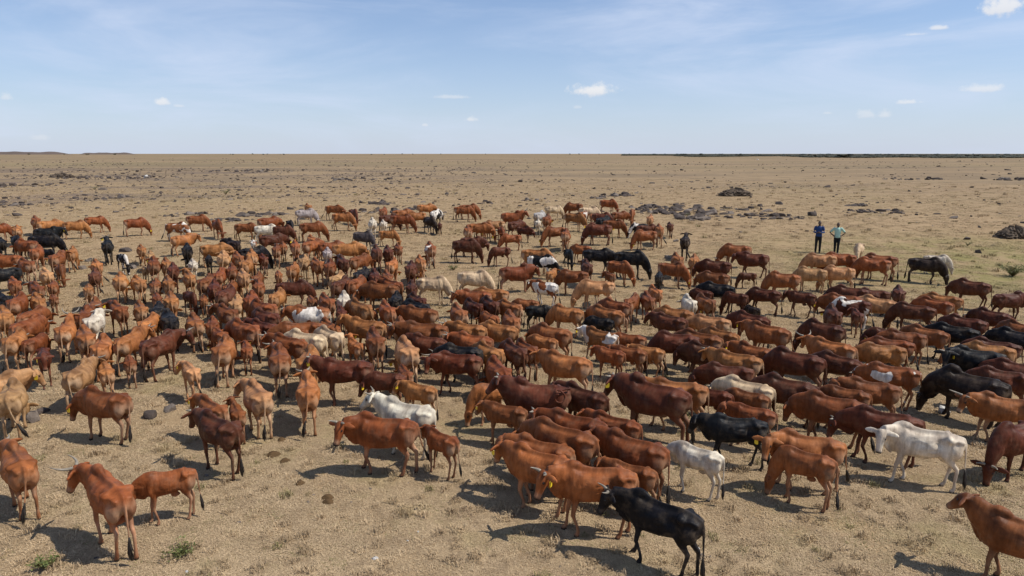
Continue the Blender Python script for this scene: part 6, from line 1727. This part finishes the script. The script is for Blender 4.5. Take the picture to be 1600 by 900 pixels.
    (16, -30.87, 45.48, 53, 1.00, (0.447, 0.186, 0.059, 2.00), 0, 0, 'a', 'orange-brown cow facing right, first left of the lone black cow'),
    (10, -9.30, 45.50, 103, 1.07, (0.723, 0.640, 0.496, 2.00), 0, 0, 'a', 'white cow seen from behind beside a smaller white one'),
    (10, -19.68, 45.54, 306, 1.03, (0.203, 0.060, 0.019, 2.00), 0, 0, 'a', 'chestnut cow grazing facing the camera, first behind the brown-black cow far back'),
    (34, -1.16, 45.70, 192, 0.97, (0.391, 0.196, 0.084, 2.00), 0, 1, 'a', 'tan cow grazing facing left, first left of the tall-horned bull'),
    (39, 8.55, 45.74, 182, 0.82, (0.013, 0.013, 0.015, 0.50), 0, 1, 'y', 'white calf with a black head beside brown cows near the rocks'),
    (8, 10.63, 45.86, 86, 0.81, (0.118, 0.039, 0.018, 2.00), 0, 0, 'y', 'dark mahogany young cow seen from behind, first behind the black cow near the rocks'),
    (39, 6.83, 45.89, 345, 0.99, (0.201, 0.065, 0.021, 2.00), 0, 0, 'a', 'chestnut cow grazing facing right, first left of the black-headed white calf'),
    (8, -8.76, 46.49, 105, 0.88, (0.757, 0.667, 0.518, 2.00), 0, 0, 'y', 'smaller white animal tucked beside the white rump far back'),
    (27, -25.72, 46.60, 30, 0.98, (0.263, 0.073, 0.024, 2.00), 0, 1, 'a', 'chestnut cow grazing facing right, first left of the pied cow far left'),
    (16, -16.66, 46.70, 34, 1.04, (0.229, 0.066, 0.022, 2.00), 1, 0, 'a', 'chestnut cow facing right, first behind the white cow grazing far back'),
    (27, 6.27, 46.81, 52, 1.07, (0.010, 0.010, 0.012, 2.00), 1, 1, 'a', 'black cow grazing seen from behind, first left of the black-headed white calf'),
    (34, -15.25, 46.88, 298, 0.83, (0.012, 0.011, 0.013, 2.00), 0, 0, 'y', 'black young cow grazing facing the camera, first in front of the pale grey cow'),
    (19, -32.75, 46.95, 130, 1.05, (0.293, 0.094, 0.030, 2.00), 0, 0, 'a', 'chestnut cow seen from behind, third one left of the lone black cow'),
    (2, -4.99, 47.07, 100, 0.66, (0.106, 0.029, 0.014, 2.00), 0, 0, 'v', 'dark mahogany calf seen from behind, first behind the white-rumped chestnut cow'),
    (25, 1.81, 47.18, 88, 0.84, (0.740, 0.657, 0.510, 2.00), 0, 0, 'y', 'white calf seen from behind below the grey-white cow'),
    (23, 2.45, 47.61, 78, 1.06, (0.215, 0.067, 0.022, 2.00), 0, 1, 'a', 'chestnut cow seen from behind, first right of the white calf at the back'),
    (39, -7.73, 47.74, 363, 1.08, (0.217, 0.061, 0.020, 2.00), 1, 0, 'a', 'chestnut cow grazing facing right, first right of the white rump far back'),
    (10, -5.79, 47.97, 302, 0.98, (0.035, 0.021, 0.015, 2.00), 0, 0, 'a', 'brown-black cow grazing facing the camera, first behind the white-rumped chestnut cow'),
    (32, -29.37, 48.10, 387, 0.93, (0.298, 0.089, 0.029, 2.00), 0, 0, 'a', 'chestnut cow grazing facing right, first behind the lone black cow'),
    (39, 9.80, 48.45, 73, 0.97, (0.497, 0.235, 0.102, 2.00), 0, 0, 'a', 'tan cow seen from behind, first right of the black-headed white calf'),
    (27, -8.77, 48.53, 43, 1.04, (0.097, 0.030, 0.014, 2.00), 1, 1, 'a', 'dark mahogany cow grazing facing away right, first right of the white rump far back'),
    (31, -22.47, 48.69, 372, 0.98, (0.267, 0.086, 0.028, 2.00), 1, 0, 'a', 'chestnut cow grazing facing right, first right of the pied cow far left'),
    (34, 4.44, 48.89, 323, 1.08, (0.314, 0.131, 0.042, 2.00), 0, 1, 'a', 'orange-brown cow grazing facing forward right, first right of the cream cow at the back'),
    (32, -12.16, 49.04, 359, 1.06, (0.374, 0.141, 0.045, 2.00), 0, 1, 'a', 'orange-brown cow grazing facing right, first left of the white rump far back'),
    (40, 0.00, 49.14, 1, 1.09, (0.286, 0.082, 0.027, 2.00), 3, 0, 'B', 'chestnut bull with raised head and tall horns at the back'),
    (27, 6.50, 49.66, -14, 1.00, (0.135, 0.038, 0.018, 2.00), 1, 1, 'a', 'dark mahogany cow grazing facing right, first left of the black-headed white calf'),
    (23, 2.02, 50.22, 60, 1.02, (0.415, 0.393, 0.369, 2.00), 0, 1, 'a', 'grey-white cow at the back beside a cream cow'),
    (27, -7.00, 50.60, 207, 0.98, (0.331, 0.127, 0.040, 2.00), 0, 1, 'a', 'orange-brown cow grazing facing left, first left of the black and white cow far back'),
    (15, 7.96, 50.69, 17, 0.97, (0.214, 0.067, 0.022, 2.00), 0, 0, 'a', 'chestnut cow facing right, first left of the black-headed white calf'),
    (25, -8.21, 51.09, 28, 1.06, (0.317, 0.110, 0.035, 2.00), 1, 0, 'a', 'orange-brown cow facing right, first right of the white rump far back'),
    (19, -5.68, 51.09, 71, 1.02, (0.013, 0.012, 0.014, 0.50), 0, 0, 'a', 'black and white patched cow at the back of the herd'),
    (31, -15.65, 51.86, 22, 1.03, (0.386, 0.331, 0.311, 2.00), 0, 1, 'a', 'pale grey cow grazing in profile at the very back'),
    (34, -9.80, 52.20, 90, 1.04, (0.267, 0.079, 0.026, 2.00), 0, 0, 'a', 'chestnut cow grazing seen from behind, first behind the white rump far back'),
    (2, 6.08, 52.34, 82, 0.64, (0.272, 0.092, 0.030, 2.00), 0, 0, 'v', 'chestnut calf seen from behind, first right of the cream cow at the back'),
    (39, -12.14, 52.40, 304, 0.98, (0.133, 0.038, 0.018, 2.00), 0, 0, 'a', 'dark mahogany cow grazing facing the camera, first left of the white rump far back'),
    (25, 5.49, 52.55, 53, 0.81, (0.290, 0.088, 0.028, 0.52), 0, 0, 'y', 'pied young animal with a white rump in the back row'),
    (34, 9.23, 52.56, 259, 0.96, (0.292, 0.098, 0.032, 2.00), 0, 0, 'a', 'chestnut cow grazing facing the camera, first behind the black-headed white calf'),
    (27, 6.00, 53.52, 2, 1.02, (0.645, 0.469, 0.287, 2.00), 0, 0, 'a', 'pale cream cow between brown cows in the back row'),
    (39, -3.83, 53.97, 360, 1.01, (0.243, 0.077, 0.025, 2.00), 0, 1, 'a', 'chestnut cow grazing facing right, first right of the black and white cow far back'),
    (15, -14.30, 54.93, 345, 1.01, (0.268, 0.090, 0.029, 2.00), 0, 0, 'a', 'chestnut cow facing right, first right of the pale grey cow'),
    (31, 3.37, 55.58, 16, 0.96, (0.626, 0.477, 0.292, 2.00), 0, 1, 'a', 'cream cow grazing at the very back of the herd'),
    (31, -3.54, 55.80, 364, 1.03, (0.271, 0.087, 0.028, 2.00), 0, 0, 'a', 'chestnut cow grazing facing right, first left of the tall-horned bull'),
    (32, 5.09, 56.26, 166, 1.04, (0.202, 0.066, 0.021, 2.00), 1, 0, 'a', 'chestnut cow grazing facing left, first right of the cream cow at the back'),
    (39, -16.75, 56.27, 117, 1.00, (0.381, 0.153, 0.049, 2.00), 0, 0, 'a', 'orange-brown cow seen from behind, first behind the pale grey cow'),
    (23, -7.12, 56.50, 17, 0.98, (0.426, 0.164, 0.052, 2.00), 0, 0, 'a', 'orange-brown cow facing right, first left of the black and white cow far back'),
    (10, 8.48, 60.68, 331, 1.03, (0.300, 0.086, 0.028, 2.00), 1, 0, 'a', 'chestnut cow grazing facing forward right, first behind the black-headed white calf'),
]
# ------------------------------------------------------------------ cattle: put the herd out
TRIS = 11000
GROUPS = {'a': 'cows of the grazing herd', 'y': 'young animals of the herd', 'v': 'young animals of the herd', 'B': 'bulls of the herd'}
CATS = {'a': 'cow', 'y': 'calf', 'v': 'calf', 'B': 'bull'}


def mk_herd():
    for i, (kind, pose, yaw, gait, tail) in enumerate(VARIANTS):
        build_variant(str(i), kind, pose, yaw, gait, tail, 300 + i)
    horns = {1: [horn_mesh('horn', .10, .5, s) for s in (-1, 1)], 2: [horn_mesh('horn', .19, .8, s) for s in (-1, 1)], 3: [horn_mesh('horn', .34, .95, s) for s in (-1, 1)]}
    sw, tg, ey = switch_mesh(), tag_mesh(), eye_mesh()
    rnd = random.Random(8)
    for (v, x, y, rot, s, col, horn, tagged, age, label) in HERD:
        V = VAR[str(v)]
        o = link(CATS[age], V['mesh'])
        o.location = (x, y, gz(x, y) - .005)
        o.rotation_euler = (0, 0, R(rot))
        o.scale = (s * rnd.uniform(.94, 1.05), s * rnd.uniform(.96, 1.12), s * rnd.uniform(.97, 1.03))
        if abs(VARIANTS[v][2]) <= 16 and VARIANTS[v][4] < 50 and rnd.random() < .5:
            o.scale.y *= -1                     # the mirror image of the stance
        o.color = col
        tag(o, label, CATS[age], GROUPS[age])
        if horn:
            for h in horns[horn]:
                link('horn', h, o, V['head'])
        if tagged:
            link('ear_tag', tg, o, V['ears'][0 if rnd.random() < .5 else 1] @ Matrix.Translation((.02, 0, -.045)) @ Matrix.Rotation(rnd.uniform(0, 3), 4, 'Z') @ Matrix.Diagonal((1.5, 1.5, 1.5, 1)))
        if VARIANTS[v][4] < 50:
            link('tail_switch', sw, o, V['tail'])
        if y < 24:
            for sg in (-1, 1):
                link('eye', ey, o, V['head'] @ Matrix.Translation((V['hl'] / V['head'].to_scale()[0] * .31, sg * .085, .026)))


build_sky()
mk_ground()
mk_rocks()
mk_small()
mk_people()
mk_herd()
mk_grass()
